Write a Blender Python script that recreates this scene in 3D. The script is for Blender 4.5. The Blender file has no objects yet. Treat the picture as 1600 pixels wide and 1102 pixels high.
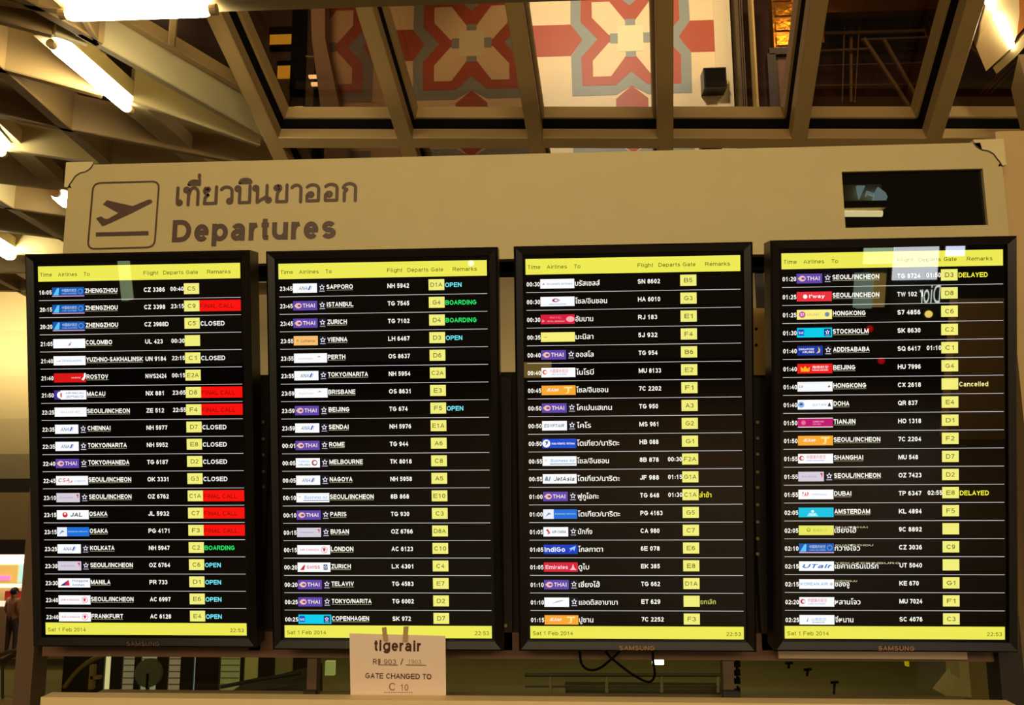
import bpy, math, random
from mathutils import Vector, Matrix
random.seed(4)
S = bpy.context.scene
COL = S.collection
R = math.radians

# ------------------------------------------------------------------ camera
EYE = Vector((0, 0, 1.6))
F = 1256.0
pitch, yaw, roll = R(8.49), R(2.83), R(-0.31)
fw = Vector((-math.sin(yaw)*math.cos(pitch), math.cos(yaw)*math.cos(pitch), math.sin(pitch)))
rt = Vector((math.cos(yaw), math.sin(yaw), 0)); up = rt.cross(fw)
cr, sr = math.cos(roll), math.sin(roll)
rt, up = cr*rt + sr*up, -sr*rt + cr*up
cam = bpy.data.cameras.new('camera'); cam.sensor_width = 36; cam.lens = 36*F/1600
cam.clip_start = .05; cam.clip_end = 200
cob = bpy.data.objects.new('camera', cam); COL.objects.link(cob)
cob.matrix_world = Matrix(((rt.x, up.x, -fw.x, EYE.x), (rt.y, up.y, -fw.y, EYE.y), (rt.z, up.z, -fw.z, EYE.z), (0, 0, 0, 1)))
S.camera = cob

def ray(px, py): return (fw + rt*((px-800)/F) + up*((551-py)/F))
def at(px, py, y):            # point of the vertical plane at depth y
    d = ray(px, py); return EYE + d*(y/d.y)
def on(px, py, p0, n):        # point of a plane
    d = ray(px, py); return EYE + d*((p0-EYE).dot(n)/d.dot(n))

# ------------------------------------------------------------------ world, exposure, lamps
def lin(c):
    return tuple((x/12.92 if x <= .04045 else ((x+.055)/1.055)**2.4) for x in [v/255 for v in c])
W = bpy.data.worlds.new('world'); S.world = W; W.use_nodes = True
W.node_tree.nodes['Background'].inputs[0].default_value = (.55, .36, .17, 1)
W.node_tree.nodes['Background'].inputs[1].default_value = .16
S.view_settings.view_transform = 'Standard'; S.view_settings.look = 'None'
S.view_settings.exposure = 0; S.view_settings.gamma = 1; S.view_settings.use_curve_mapping = False

def area(name, loc, target, sx, sy, power, col=(1, .76, .42)):
    l = bpy.data.lights.new(name, 'AREA'); l.shape = 'RECTANGLE'; l.size = sx; l.size_y = sy; l.energy = power; l.color = col
    o = bpy.data.objects.new(name, l); COL.objects.link(o); o.location = loc
    o.rotation_euler = (Vector(target)-Vector(loc)).to_track_quat('-Z', 'Y').to_euler(); return o
area('hall_lamp', (-.3, -1.6, 4.3), (0, 2.4, 2.2), 5.0, .5, 62)          # lamp rows above the passengers, light the sign
area('hall_lamp', (0, -6.5, 4.0), (0, 3.4, 3.2), 8.0, 1.0, 360)
ml = bpy.data.lights.new('mural_lamp', 'SPOT'); ml.energy = 215; ml.color = (1, .88, .70); ml.spot_size = R(92); ml.spot_blend = .3; ml.shadow_soft_size = .15
mlo = bpy.data.objects.new('mural_lamp', ml); COL.objects.link(mlo); mlo.location = (.6, 4.2, 5.9); mlo.rotation_euler = (Vector((.75, 6.5, 4.3))-Vector((.6, 4.2, 5.9))).to_track_quat('-Z', 'Y').to_euler()
area('wall_washer', (-7.4, 9.9, 3.3), (-7.4, 10.95, 3.5), 2.5, .3, 48, (1, .78, .40))
area('wall_washer', (0, 9.0, 3.2), (0, 10.95, 2.6), 8, .3, 30, (1, .74, .36))
area('gallery_fill', (-2.1, 5.3, 5.6), (-1.7, 6.5, 4.5), .4, .4, 14, (1, .84, .6))  # added fill light to brighten the gallery pillar
area('gallery_fill', (2.4, 5.4, 5.7), (2.5, 6.5, 4.9), .4, .2, 9, (1, .62, .3))  # added warm fill light to brighten the gold panels
area('partition_fill', (1.2, -2.2, 2.6), (2.6, -3.5, 1.0), 1.2, .3, 380)  # added fill light, lifts the partition's reflection in the fourth screen
area('shop_lamp', (-15.2, 21.5, 1.6), (-14.5, 22, -4), 3, 1, 160, (1, .86, .6))
area('concourse_lamp', (0, 20, 1.5), (0, 22, -4), 18, 6, 620, (1, .86, .55))

# ------------------------------------------------------------------ materials
MC = {}
def mat(name, rgb, rough=.6, metal=0, noise=0, nscale=20, emit=None, es=1, bump=0, spec=.5):
    if name in MC: return MC[name]
    m = bpy.data.materials.new(name); m.use_nodes = True; nt = m.node_tree
    b = nt.nodes['Principled BSDF']; c = lin(rgb)
    b.inputs['Base Color'].default_value = (*c, 1); b.inputs['Roughness'].default_value = rough
    b.inputs['Metallic'].default_value = metal; b.inputs['Specular IOR Level'].default_value = spec
    if noise or bump:
        tc = nt.nodes.new('ShaderNodeTexCoord'); n = nt.nodes.new('ShaderNodeTexNoise')
        n.inputs['Scale'].default_value = nscale; n.inputs['Detail'].default_value = 6
        nt.links.new(tc.outputs['Object'], n.inputs['Vector'])
        if noise:
            mr = nt.nodes.new('ShaderNodeMixRGB'); mr.inputs[1].default_value = (*[x*(1-noise) for x in c], 1)
            mr.inputs[2].default_value = (*[min(1, x*(1+noise)) for x in c], 1)
            nt.links.new(n.outputs['Fac'], mr.inputs[0]); nt.links.new(mr.outputs[0], b.inputs['Base Color'])
        if bump:
            bp = nt.nodes.new('ShaderNodeBump'); bp.inputs['Strength'].default_value = bump; bp.inputs['Distance'].default_value = .01
            nt.links.new(n.outputs['Fac'], bp.inputs['Height']); nt.links.new(bp.outputs[0], b.inputs['Normal'])
    if emit:
        b.inputs['Emission Color'].default_value = (*lin(emit), 1); b.inputs['Emission Strength'].default_value = es
    MC[name] = m; return m
def lit(rgb, es=1.0, rough=.012):     # a colour shown by the lit display behind its glossy front
    return mat('display_%d_%d_%d_%g' % (*rgb, es), (2, 2, 2), rough, emit=rgb, es=es, spec=.6)
def glass(name, tint, refl=.08, rough=.02):
    if name in MC: return MC[name]
    m = bpy.data.materials.new(name); m.use_nodes = True; nt = m.node_tree; nt.nodes.clear()
    o = nt.nodes.new('ShaderNodeOutputMaterial'); t = nt.nodes.new('ShaderNodeBsdfTransparent'); g = nt.nodes.new('ShaderNodeBsdfGlossy')
    t.inputs[0].default_value = (*tint, 1); g.inputs['Roughness'].default_value = rough
    g.inputs[0].default_value = (1, 1, 1, 1)
    fr = nt.nodes.new('ShaderNodeFresnel'); fr.inputs[0].default_value = 1.3
    mx = nt.nodes.new('ShaderNodeMixShader'); nt.links.new(fr.outputs[0], mx.inputs[0]); nt.links.new(t.outputs[0], mx.inputs[1]); nt.links.new(g.outputs[0], mx.inputs[2])
    nt.links.new(mx.outputs[0], o.inputs[0]); MC[name] = m; return m

SIGN = lambda: mat('sign_cream', (188, 172, 122), .55, noise=.05, nscale=9)
CREAM = lambda: mat('painted_cream_steel', (208, 192, 140), .5, noise=.07, nscale=5)
TAN = lambda: mat('painted_tan_steel', (162, 134, 84), .5, noise=.08, nscale=4)
BROWN = lambda: mat('brown_steel', (98, 76, 56), .5, noise=.1, nscale=6)
DARK = lambda: mat('dark_steel', (40, 30, 24), .6)
BLACK = lambda: mat('black_rubber', (7, 5, 4), .9, spec=.1)
BEZEL = lambda: mat('black_plastic_bezel', (11, 7, 7), .35)
LETTER = lambda: mat('brown_sign_vinyl', (70, 42, 28), .5)

# ------------------------------------------------------------------ mesh collector
class MB:
    def __init__(s): s.v = []; s.f = []; s.m = []; s.mats = []
    def mi(s, m):
        if m not in s.mats: s.mats.append(m)
        return s.mats.index(m)
    def add(s, vs, fs, m):
        n = len(s.v); k = s.mi(m); s.v += [Vector(v) for v in vs]
        for f in fs: s.f.append([n+i for i in f]); s.m.append(k)
    def box(s, a, b, m):
        x0, y0, z0 = a; x1, y1, z1 = b
        s.add([(x0,y0,z0),(x1,y0,z0),(x1,y1,z0),(x0,y1,z0),(x0,y0,z1),(x1,y0,z1),(x1,y1,z1),(x0,y1,z1)],
              [(0,3,2,1),(4,5,6,7),(0,1,5,4),(1,2,6,5),(2,3,7,6),(3,0,4,7)], m)
    def beam(s, p0, p1, w, h, m, n=Vector((0, 0, 1)), c=.0):    # bottom face centred on p0-p1, grows along n, small chamfer on the lower arrises
        d = (p1-p0).normalized(); sd = d.cross(n).normalized(); nn = sd.cross(d).normalized()
        pr = [(-w/2, c), (-w/2+c, 0), (w/2-c, 0), (w/2, c), (w/2, h), (-w/2, h)] if c else [(-w/2, 0), (w/2, 0), (w/2, h), (-w/2, h)]
        k = len(pr); vs = [p + sd*a + nn*b for p in (p0, p1) for a, b in pr]
        s.add(vs, [list(range(k))[::-1], list(range(k, 2*k))] + [(i, (i+1) % k, (i+1) % k+k, i+k) for i in range(k)], m)
    def prism(s, pts, ext, m):      # 3-D polygon pushed along ext
        k = len(pts); ext = Vector(ext); vs = [Vector(p) for p in pts]; vs += [p+ext for p in vs]
        s.add(vs, [list(range(k)), list(range(2*k-1, k-1, -1))] + [(i, i+k, (i+1) % k+k, (i+1) % k) for i in range(k)], m)
    def tube(s, pts, r, m, seg=8, closed=False):
        pts = [Vector(p) for p in pts]; vs = []; fs = []
        for i, p in enumerate(pts):
            d = (pts[min(i+1, len(pts)-1)]-pts[max(i-1, 0)]).normalized()
            a = d.orthogonal() if i == 0 else (a - d*a.dot(d))
            a.normalize(); b = d.cross(a); rr = r[i] if isinstance(r, (list, tuple)) else r
            vs += [p + (a*math.cos(2*math.pi*j/seg) + b*math.sin(2*math.pi*j/seg))*rr for j in range(seg)]
        for i in range(len(pts)-1):
            for j in range(seg): fs.append((i*seg+j, i*seg+(j+1) % seg, (i+1)*seg+(j+1) % seg, (i+1)*seg+j))
        fs += [list(range(seg))[::-1], list(range((len(pts)-1)*seg, len(pts)*seg))]
        s.add(vs, fs, m)
    def sphere(s, c, r, m, seg=10, rings=6, sc=(1, 1, 1)):
        c = Vector(c); vs = [c+Vector((0, 0, r*sc[2]))]; fs = []
        for i in range(1, rings):
            a = math.pi*i/rings
            vs += [c+Vector((r*sc[0]*math.sin(a)*math.cos(2*math.pi*j/seg), r*sc[1]*math.sin(a)*math.sin(2*math.pi*j/seg), r*sc[2]*math.cos(a))) for j in range(seg)]
        vs.append(c-Vector((0, 0, r*sc[2]))); L = len(vs)-1
        for j in range(seg):
            fs.append((0, 1+j, 1+(j+1) % seg)); fs.append((L, 1+(rings-2)*seg+(j+1) % seg, 1+(rings-2)*seg+j))
            for i in range(rings-2): fs.append((1+i*seg+j, 1+(i+1)*seg+j, 1+(i+1)*seg+(j+1) % seg, 1+i*seg+(j+1) % seg))
        s.add(vs, fs, m)
    def mesh(s, name, org=Vector((0, 0, 0))):
        me = bpy.data.meshes.new(name); me.from_pydata([v-org for v in s.v], [], s.f)
        for m in s.mats: me.materials.append(m)
        me.polygons.foreach_set('material_index', s.m); me.update(); return me
    def build(s, name, parent=None, smooth=False):
        org = Vector((0, 0, 0))
        if parent is not None and parent.get('_abs'): org = parent.location.copy()
        elif parent is not None and parent.parent is not None and parent.parent.get('_abs'): org = parent.parent.location.copy()
        if parent is None:
            xs = [v.x for v in s.v]; ys = [v.y for v in s.v]; zs = [v.z for v in s.v]
            org = Vector(((min(xs)+max(xs))/2, (min(ys)+max(ys))/2, min(zs)))
        o = bpy.data.objects.new(name, s.mesh(name, org)); COL.objects.link(o)
        if parent is not None: o.parent = parent
        else: o.location = org
        if smooth: o.data.polygons.foreach_set('use_smooth', [True]*len(o.data.polygons))
        return o

def tag(o, label=None, cat=None, group=None, kind=None):
    if label: o['label'] = label
    if cat: o['category'] = cat
    if group: o['group'] = group
    if kind: o['kind'] = kind
    return o
def thing(name, loc, label=None, cat=None, group=None, kind=None, absolute=True):
    o = bpy.data.objects.new(name, None); COL.objects.link(o); o.location = loc; o.empty_display_size = .1
    if absolute: o['_abs'] = 1          # parts are given in world metres
    return tag(o, label, cat, group, kind)

# ------------------------------------------------------------------ lettering
# A plain grotesque alphabet drawn as strokes (cap height 1); Thai and Chinese use the built-in typeface.
def A_(cx, cy, rx, ry, a0, a1, n=None):
    n = n or max(3, int(abs(a1-a0)/24)); return [(cx+rx*math.cos(R(a0+(a1-a0)*k/n)), cy+ry*math.sin(R(a0+(a1-a0)*k/n))) for k in range(n+1)]
def O_(cx, cy, rx, ry): return A_(cx, cy, rx, ry, 90, 450, 18)
ST = {
 'A': (1.0, [[(0, 0), (.5, 1), (1, 0)], [(.17, .33), (.83, .33)]]), 'B': (1.0, [[(0, 0), (0, 1), (.55, 1)]+A_(.58, .76, .34, .24, 90, -90)+[(0, .52)], [(.5, .52)]+A_(.6, .26, .4, .26, 90, -90)+[(0, 0)]]),
 'C': (1.0, [A_(.52, .5, .52, .5, 38, 322)]), 'D': (1.0, [[(0, 0), (0, 1), (.4, 1)]+A_(.45, .5, .55, .5, 85, -85)+[(.4, 0), (0, 0)]]), 'E': (.93, [[(1, 1), (0, 1), (0, 0), (1, 0)], [(0, .52), (.92, .52)]]),
 'F': (.86, [[(1, 1), (0, 1), (0, 0)], [(0, .5), (.85, .5)]]), 'G': (1.09, [A_(.5, .5, .5, .5, 42, 345)+[(1, .46), (.56, .46)]]), 'H': (1.0, [[(0, 0), (0, 1)], [(1, 0), (1, 1)], [(0, .52), (1, .52)]]),
 'I': (.40, [[(.5, 0), (.5, 1)]]), 'J': (.78, [[(1, 1), (1, .3)]+A_(.5, .3, .5, .3, 0, -180)]), 'K': (1.0, [[(0, 0), (0, 1)], [(1, 1), (0, .34)], [(.32, .55), (1, 0)]]), 'L': (.86, [[(0, 1), (0, 0), (1, 0)]]),
 'M': (1.18, [[(0, 0), (0, 1)], [(1, 1), (1, 0)], [(.04, 1), (.5, .06), (.96, 1)]]), 'N': (1.0, [[(0, 0), (0, 1)], [(1, 0), (1, 1)], [(.05, 1), (.95, 0)]]), 'O': (1.09, [O_(.5, .5, .5, .5)]),
 'P': (.93, [[(0, 0), (0, 1), (.55, 1)]+A_(.58, .73, .42, .27, 90, -90)+[(0, .46)]]), 'Q': (1.09, [O_(.5, .5, .5, .5), [(.6, .25), (1, -.06)]]), 'R': (1.0, [[(0, 0), (0, 1), (.55, 1)]+A_(.58, .74, .38, .26, 90, -90)+[(0, .48)], [(.55, .48), (1, 0)]]),
 'S': (.93, [A_(.5, .75, .46, .25, 20, 265)+A_(.5, .25, .5, .25, 85, -160)]), 'T': (.86, [[(0, 1), (1, 1)], [(.5, 1), (.5, 0)]]), 'U': (1.0, [[(0, 1), (0, .38)]+A_(.5, .38, .5, .38, 180, 360)+[(1, 1)]]),
 'V': (.95, [[(0, 1), (.5, 0), (1, 1)]]), 'W': (1.32, [[(0, 1), (.26, 0), (.5, .92), (.74, 0), (1, 1)]]), 'X': (.93, [[(0, 0), (1, 1)], [(0, 1), (1, 0)]]), 'Y': (.93, [[(0, 1), (.5, .45), (1, 1)], [(.5, .48), (.5, 0)]]), 'Z': (.86, [[(0, 1), (1, 1), (0, 0), (1, 0)]]),
 '0': (.78, [O_(.5, .5, .5, .5)]), '1': (.78, [[(.12, .74), (.58, 1), (.58, 0)]]), '2': (.78, [A_(.5, .72, .47, .28, 165, -35)+[(0, 0), (1, 0)]]), '3': (.78, [A_(.48, .76, .44, .24, 160, -85), A_(.5, .26, .5, .26, 85, -165)]),
 '4': (.78, [[(.76, 0), (.76, 1), (0, .3), (1.05, .3)]]), '5': (.78, [[(.9, 1), (.16, 1), (.06, .52)]+A_(.48, .33, .52, .33, 125, -155)]), '6': (.78, [O_(.5, .32, .5, .32), A_(.58, .45, .58, .55, 55, 175)]),
 '7': (.78, [[(0, 1), (1, 1), (.35, 0)]]), '8': (.78, [O_(.5, .76, .42, .24), O_(.5, .26, .5, .26)]), '9': (.78, [O_(.5, .68, .5, .32), A_(.42, .55, .58, .55, -5, -125)]),
 'a': (.80, [A_(.48, .52, .44, .21, 165, 10)+[(.93, .45), (.93, 0)], [(.93, .42), (.4, .40)]+A_(.36, .2, .36, .2, 90, 300)+[(.93, .2)]]), 'b': (.86, [[(0, 1), (0, 0)], O_(.5, .365, .5, .365)]), 'c': (.78, [A_(.52, .365, .52, .365, 42, 318)]),
 'd': (.86, [[(1, 1), (1, 0)], O_(.5, .365, .5, .365)]), 'e': (.80, [[(.02, .37), (.96, .37)], A_(.5, .365, .5, .365, -8, 322)]), 'f': (.46, [A_(.85, .8, .45, .2, 90, 180)+[(.4, 0)], [(0, .73), (.9, .73)]]),
 'g': (.86, [O_(.5, .365, .5, .365), [(1, .73), (1, 0)]+A_(.5, -.02, .5, .24, 0, -155)]), 'h': (.86, [[(0, 1), (0, 0)], [(0, .42)]+A_(.5, .42, .5, .31, 165, 0)+[(1, 0)]]), 'i': (.40, [[(.5, .73), (.5, 0)], [(.5, .98), (.5, 1)]]),
 'j': (.40, [[(.6, .73), (.6, -.1), (.1, -.25)], [(.6, .98), (.6, 1)]]), 'k': (.78, [[(0, 0), (0, 1)], [(.95, .73), (0, .25)], [(.35, .45), (1, 0)]]), 'l': (.40, [[(.5, 0), (.5, 1)]]),
 'm': (1.24, [[(0, .73), (0, 0)], [(0, .45)]+A_(.25, .48, .25, .25, 165, 0)+[(.5, 0)], [(.5, .45)]+A_(.75, .48, .25, .25, 165, 0)+[(1, 0)]]), 'n': (.86, [[(0, .73), (0, 0)], [(0, .42)]+A_(.5, .42, .5, .31, 165, 0)+[(1, 0)]]),
 'o': (.86, [O_(.5, .365, .5, .365)]), 'p': (.86, [[(0, .73), (0, -.28)], O_(.5, .365, .5, .365)]), 'q': (.86, [[(1, .73), (1, -.28)], O_(.5, .365, .5, .365)]), 'r': (.56, [[(0, .73), (0, 0)], [(0, .4)]+A_(.95, .3, .95, .43, 165, 88)]),
 's': (.78, [A_(.5, .545, .45, .185, 20, 265)+A_(.5, .185, .5, .185, 85, -160)]), 't': (.48, [[(.42, .95), (.42, .16)]+A_(.8, .16, .38, .16, 190, 285), [(0, .73), (.95, .73)]]), 'u': (.86, [[(0, .73), (0, .31)]+A_(.5, .31, .5, .31, 190, 345)+[(1, .3)], [(1, .73), (1, 0)]]),
 'v': (.78, [[(0, .73), (.5, 0), (1, .73)]]), 'w': (1.1, [[(0, .73), (.26, 0), (.5, .68), (.74, 0), (1, .73)]]), 'x': (.78, [[(0, 0), (1, .73)], [(0, .73), (1, 0)]]), 'y': (.78, [[(0, .73), (.52, .03)], [(1, .73), (.42, -.2), (.08, -.26)]]), 'z': (.7, [[(0, .73), (1, .73), (0, 0), (1, 0)]]),
 ':': (.42, [[(.5, .12), (.5, .14)], [(.5, .6), (.5, .62)]]), '/': (.50, [[(-.25, -.02), (1.25, 1.02)]]), '-': (.46, [[(0, .38), (1, .38)]]), "'": (.3, [[(.5, .75), (.5, 1)]]), ' ': (.40, []),
}
def ribbon(pts, s):
    n = len(pts); out = []
    closed = n > 3 and abs(pts[0][0]-pts[-1][0])+abs(pts[0][1]-pts[-1][1]) < 1e-6
    P = [Vector(p).to_2d() if len(p) == 2 else Vector(p) for p in pts]
    for i in range(n):
        a = P[i]-P[i-1] if i else (P[-1]-P[-2] if closed else P[1]-P[0])
        b = P[i+1]-P[i] if i < n-1 else (P[1]-P[0] if closed else P[-1]-P[-2])
        a = a.normalized(); b = b.normalized(); na = Vector((-a.y, a.x)); nb = Vector((-b.y, b.x)); m = na+nb
        if m.length < .3: m = na
        m.normalize(); k = min(1/max(.2, m.dot(na)), 2.0); out.append((P[i], m*k*s/2, a, b))
    if not closed:        # square ends on straight strokes
        for i, sg in ((0, -1), (n-1, 1)):
            p, m, a, b = out[i]; d = a if i else b
            if abs(d.x) < .05 or abs(d.y) < .05: out[i] = (p+d*sg*s/2, m, a, b)
            elif n < 6: out[i] = (p+d*sg*s*.3, m, a, b)
    vs = []
    for p, m, a, b in out: vs += [(p.x+m.x, p.y+m.y), (p.x-m.x, p.y-m.y)]
    return vs, [(2*i, 2*i+1, 2*i+3, 2*i+2) for i in range(n-1)]
TC = {}; LV = {}
def strokes(s, sw):
    k = (s, sw)
    if k in TC: return TC[k]
    V_, F_, I_ = [], [], []; x = 0; si = 0
    for ch in s:
        adv, ss = ST.get(ch, ST[' ']); sb = .07; w = adv-2*sb
        for st in ss:
            pts = [(x+sb+sw/2+a*(w-sw), sw/2+b*(1-sw)) for a, b in st]
            v, f = ribbon(pts, sw); n = len(V_); si += 1; I_ += [si % 5]*len(v); V_ += v; F_ += [tuple(n+i for i in q) for q in f]
        x += adv
    TC[k] = (V_, F_); LV[k] = I_; return TC[k]
def glyphs(s, bold=0.0, res=2):
    k = (s, bold, 'g')
    if k in TC: return TC[k]
    c = bpy.data.curves.new('lettering', 'FONT'); c.body = s; c.offset = bold; c.resolution_u = res
    o = bpy.data.objects.new('lettering', c); me = bpy.data.meshes.new_from_object(o)
    vs = [(v.co.x/.69, v.co.y/.69) for v in me.vertices]; fs = [tuple(p.vertices) for p in me.polygons]
    bpy.data.objects.remove(o); bpy.data.meshes.remove(me); bpy.data.curves.remove(c)
    TC[k] = (vs, fs); return TC[k]
def text(mb, s, fr, x, y, cap, m, width=None, xs=.92, bold=.02, align='l', res=2, slant=0, lift=None):
    """fr(a,b) maps the sheet's own coordinates to space; y is the baseline, cap the capital height"""
    if ord(s[0]) > 3000: vs, fs = glyphs(s, 0.0, res)
    else: vs, fs = strokes(s, .125+bold*2)
    if not vs: return 0
    k = cap; kx = k*xs; x0 = min(v[0] for v in vs); x1 = max(v[0] for v in vs)
    if width: kx = width/(x1-x0)
    w = (x1-x0)*kx; ox = x - (w/2 if align == 'c' else w if align == 'r' else 0)
    P = [fr(ox+(a-x0)*kx+slant*b*k, y+b*k) for a, b in vs]
    if lift and ord(s[0]) < 3000: P = [p+lift*i for p, i in zip(P, LV[(s, .125+bold*2)])]     # crossing strokes lie on one another, not in one another
    mb.add(P, fs, m)
    if 0xe00 < ord(s[0]) < 0xe80:        # Thai letters are set bold by overprinting
        for e in (-.02, .02): mb.add([fr(ox+(a-x0+e)*kx, y+(b+e*.5)*k) for a, b in vs], fs, m)
    return w

# ================================================================== STRUCTURE
Z0 = 1.6
fl = MB(); fl.box((-12, -8, -.25), (12, 2.75, 0), mat('pale_terrazzo', (76, 62, 48), .5, noise=.15, nscale=3))
tag(fl.build('floor'), 'pale terrazzo floor in front of the departures board', kind='structure')
HZ = Z0-5.6
hf = MB(); hf.box((-40, 6, HZ-.3), (40, 40, HZ), mat('concourse_floor', (104, 92, 58), .3, noise=.2, nscale=.6))
tag(hf.build('floor'), 'greenish floor of the lower concourse', kind='structure')

# --- ceiling lattice left of the canopy
HP = Vector((0, 0, Z0+2.0)); UP = Vector((0, 0, 1))
ceil = thing('ceiling', (-5, 6, Z0+2.0), 'cream steel lattice ceiling of deep crossing fins', kind='structure')
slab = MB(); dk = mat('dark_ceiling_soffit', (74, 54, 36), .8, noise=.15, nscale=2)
pts = [(-22, 1.5), (-2.05, 1.5), (-2.5, 5.6), (-2.9, 11.2), (-22, 11.2)]
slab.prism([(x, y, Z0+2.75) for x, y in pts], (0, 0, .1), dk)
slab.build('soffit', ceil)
def hp(px, py, dz=0): return on(px, py, HP+Vector((0, 0, dz)), UP)
def fin(a, b, w=.05, h=.24, dz=0, m=None, ext0=0, ext1=0, name='fin'):
    p, q = hp(*a, dz), hp(*b, dz); d = (q-p).normalized(); p = p-d*ext0; q = q+d*ext1
    mb = MB(); mb.beam(p, q, w, h, m or CREAM(), c=.006); return mb.build(name, ceil)
fin((152, 71), (446, 236), .05, .20, ext0=.1)
fin((185, 30), (420, 166), .05, .07, .16, TAN(), ext0=.6)
fin((205, 160), (404, 229), .04, .20, ext0=0)
fin((85, 56), (136, 72), .03, .16)
fin((0, 112), (170, 262), .07, .24, m=TAN(), ext0=.5, ext1=2)
fin((0, 110), (160, 152), .05, .24, m=TAN(), ext0=.8)
fin((0, 36), (80, 57), .045, .22, m=TAN(), ext0=1)
fin((70, 22), (155, 70), .06, .24, m=TAN(), ext0=.8)
fin((0, 5), (100, 20), .05, .2, m=TAN(), ext0=1)
fin((0, 183), (220, 226), .05, .22, m=TAN(), ext0=.8, ext1=1)
fin((0, 233), (165, 259), .05, .26, ext0=1, ext1=1.5)
fin((0, 286), (120, 300), .05, .24, m=TAN(), ext0=1, ext1=1)
fin((0, 324), (110, 340), .05, .26, m=TAN(), ext0=1, ext1=2)
fin((0, 361), (98, 374), .05, .22, ext0=1, ext1=2)
fin((8, 322), (120, 388), .07, .24, ext0=.8, ext1=1.5)
fin((0, 396), (100, 400), .06, .26, ext0=1, ext1=3)
fin((0, 426), (90, 427), .08, .2, ext0=1, ext1=4)
fin((0, 440), (60, 472), .07, .15, m=TAN(), ext0=1, ext1=2)
fin((0, 455), (90, 456), .08, .12, ext0=1, ext1=4)
fin((272, 28), (268, 72), .035, .1, .1, TAN())
fin((130, 30), (150, 66), .03, .2, m=TAN())
fin((105, -8), (395, -18), .05, .2)
dct = MB(); dct.tube([hp(215, -10, .45), hp(300, 62, .45), hp(400, 132, .45)], .16, mat('dark_duct', (66, 46, 32), .6), 16)
tag(dct.build('ceiling_duct', smooth=True), 'dark brown round duct above the fins left of the glass canopy', 'duct')

# --- bulkhead wall at y=11 beneath the lattice, tan beam at its foot
wb = MB(); wm = mat('curved_plaster_panel', (208, 192, 150), .5, noise=.08, nscale=2)
prof = [(10.9, Z0+2.7), (11.0, Z0+2.05), (11.02, 3.0), (11.1, 2.4), (11.25, 1.9), (11.5, 1.55)]
for (y0, z0), (y1, z1) in zip(prof, prof[1:]):
    wb.add([(-22, y0, z0), (14, y0, z0), (14, y1, z1), (-22, y1, z1)], [(0, 1, 2, 3)], wm)
wb.box((-22, 11.5, 1.5), (14, 11.6, 4.3), wm)
tag(wb.build('wall_back'), 'curved cream bulkhead wall lit from above', kind='structure')
tb = MB(); tb.box((-22, 11.0, .72), (14, 11.6, 1.36), mat('tan_bulkhead_beam', (150, 130, 92), .6, noise=.1))
tb.box((-22, 11.05, 1.36), (14, 11.55, 1.55), DARK()); tb.box((-22, 10.98, .52), (14, 11.6, .72), DARK())
tag(tb.build('trim_1'), 'tan beam along the foot of the bulkhead', kind='structure')
lw = MB(); lw.box((-30, 34, HZ), (30, 34.2, 6), mat('far_wall', (60, 50, 34), .8))
tag(lw.build('wall_far'), 'dark far wall of the lower concourse', kind='structure')

# --- vault over the mural (dark)
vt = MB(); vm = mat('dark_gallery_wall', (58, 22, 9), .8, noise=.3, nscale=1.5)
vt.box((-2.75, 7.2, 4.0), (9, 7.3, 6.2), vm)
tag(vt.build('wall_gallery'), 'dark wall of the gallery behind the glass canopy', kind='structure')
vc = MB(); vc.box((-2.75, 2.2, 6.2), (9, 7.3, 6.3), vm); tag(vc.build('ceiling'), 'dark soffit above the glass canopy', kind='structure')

# --- right-hand cream column beside the board
cl = MB(); cx = at(1594, 600, 2.36)
ct = at(1590, 205, 2.36).z; cl.box((cx.x, 2.36, 0), (cx.x+.5, 2.8, ct), mat('column_cladding', (186, 156, 104), .45, noise=.05, nscale=3))
cl.box((cx.x+.02, 2.38, 0), (cx.x+.48, 2.78, ct+.01), TAN())
tag(cl.build('wall_right'), 'tan clad column at the right end of the board', kind='structure')

# ================================================================== glass canopy
d0 = ray(1040, 216); PC = EYE + d0*(4.4/d0.y)
V = ray(1050, 1560).normalized(); X = Vector((1, 0, 0)); N = X.cross(V).normalized()
if N.z < 0: N = -N
V = (V - N*V.dot(N)).normalized()
def cp(px, py, n=0): return on(px, py, PC, N) + N*n
can = thing('glass_canopy', PC, 'sloping glass canopy of tan steel bars above the board, patterned wall seen through it', 'canopy')
barx = [212, 423, 632, 836, 1040, 1249, 1460, 1680]
tops = []; 
for bx in barx:
    p = cp(bx, 216); a = p - V*1.9; b = p + V*.75
    tops.append(p)
    mb = MB() 
    if bx == 212: continue
    mb.beam(a, b, .088, .085, TAN(), N, c=.004); mb.build('rafter', can)
    mb = MB(); mb.beam(a+N*.085, b+N*.085, .078, .10, BLACK(), N); mb.build('shadow_strip', can)  # black strip stands for the shade between rafter and upper frame
    mb = MB(); mb.beam(a+N*.185, b+N*.185, .11, .10, TAN(), N, c=.004); mb.build('upper_frame', can)
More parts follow.
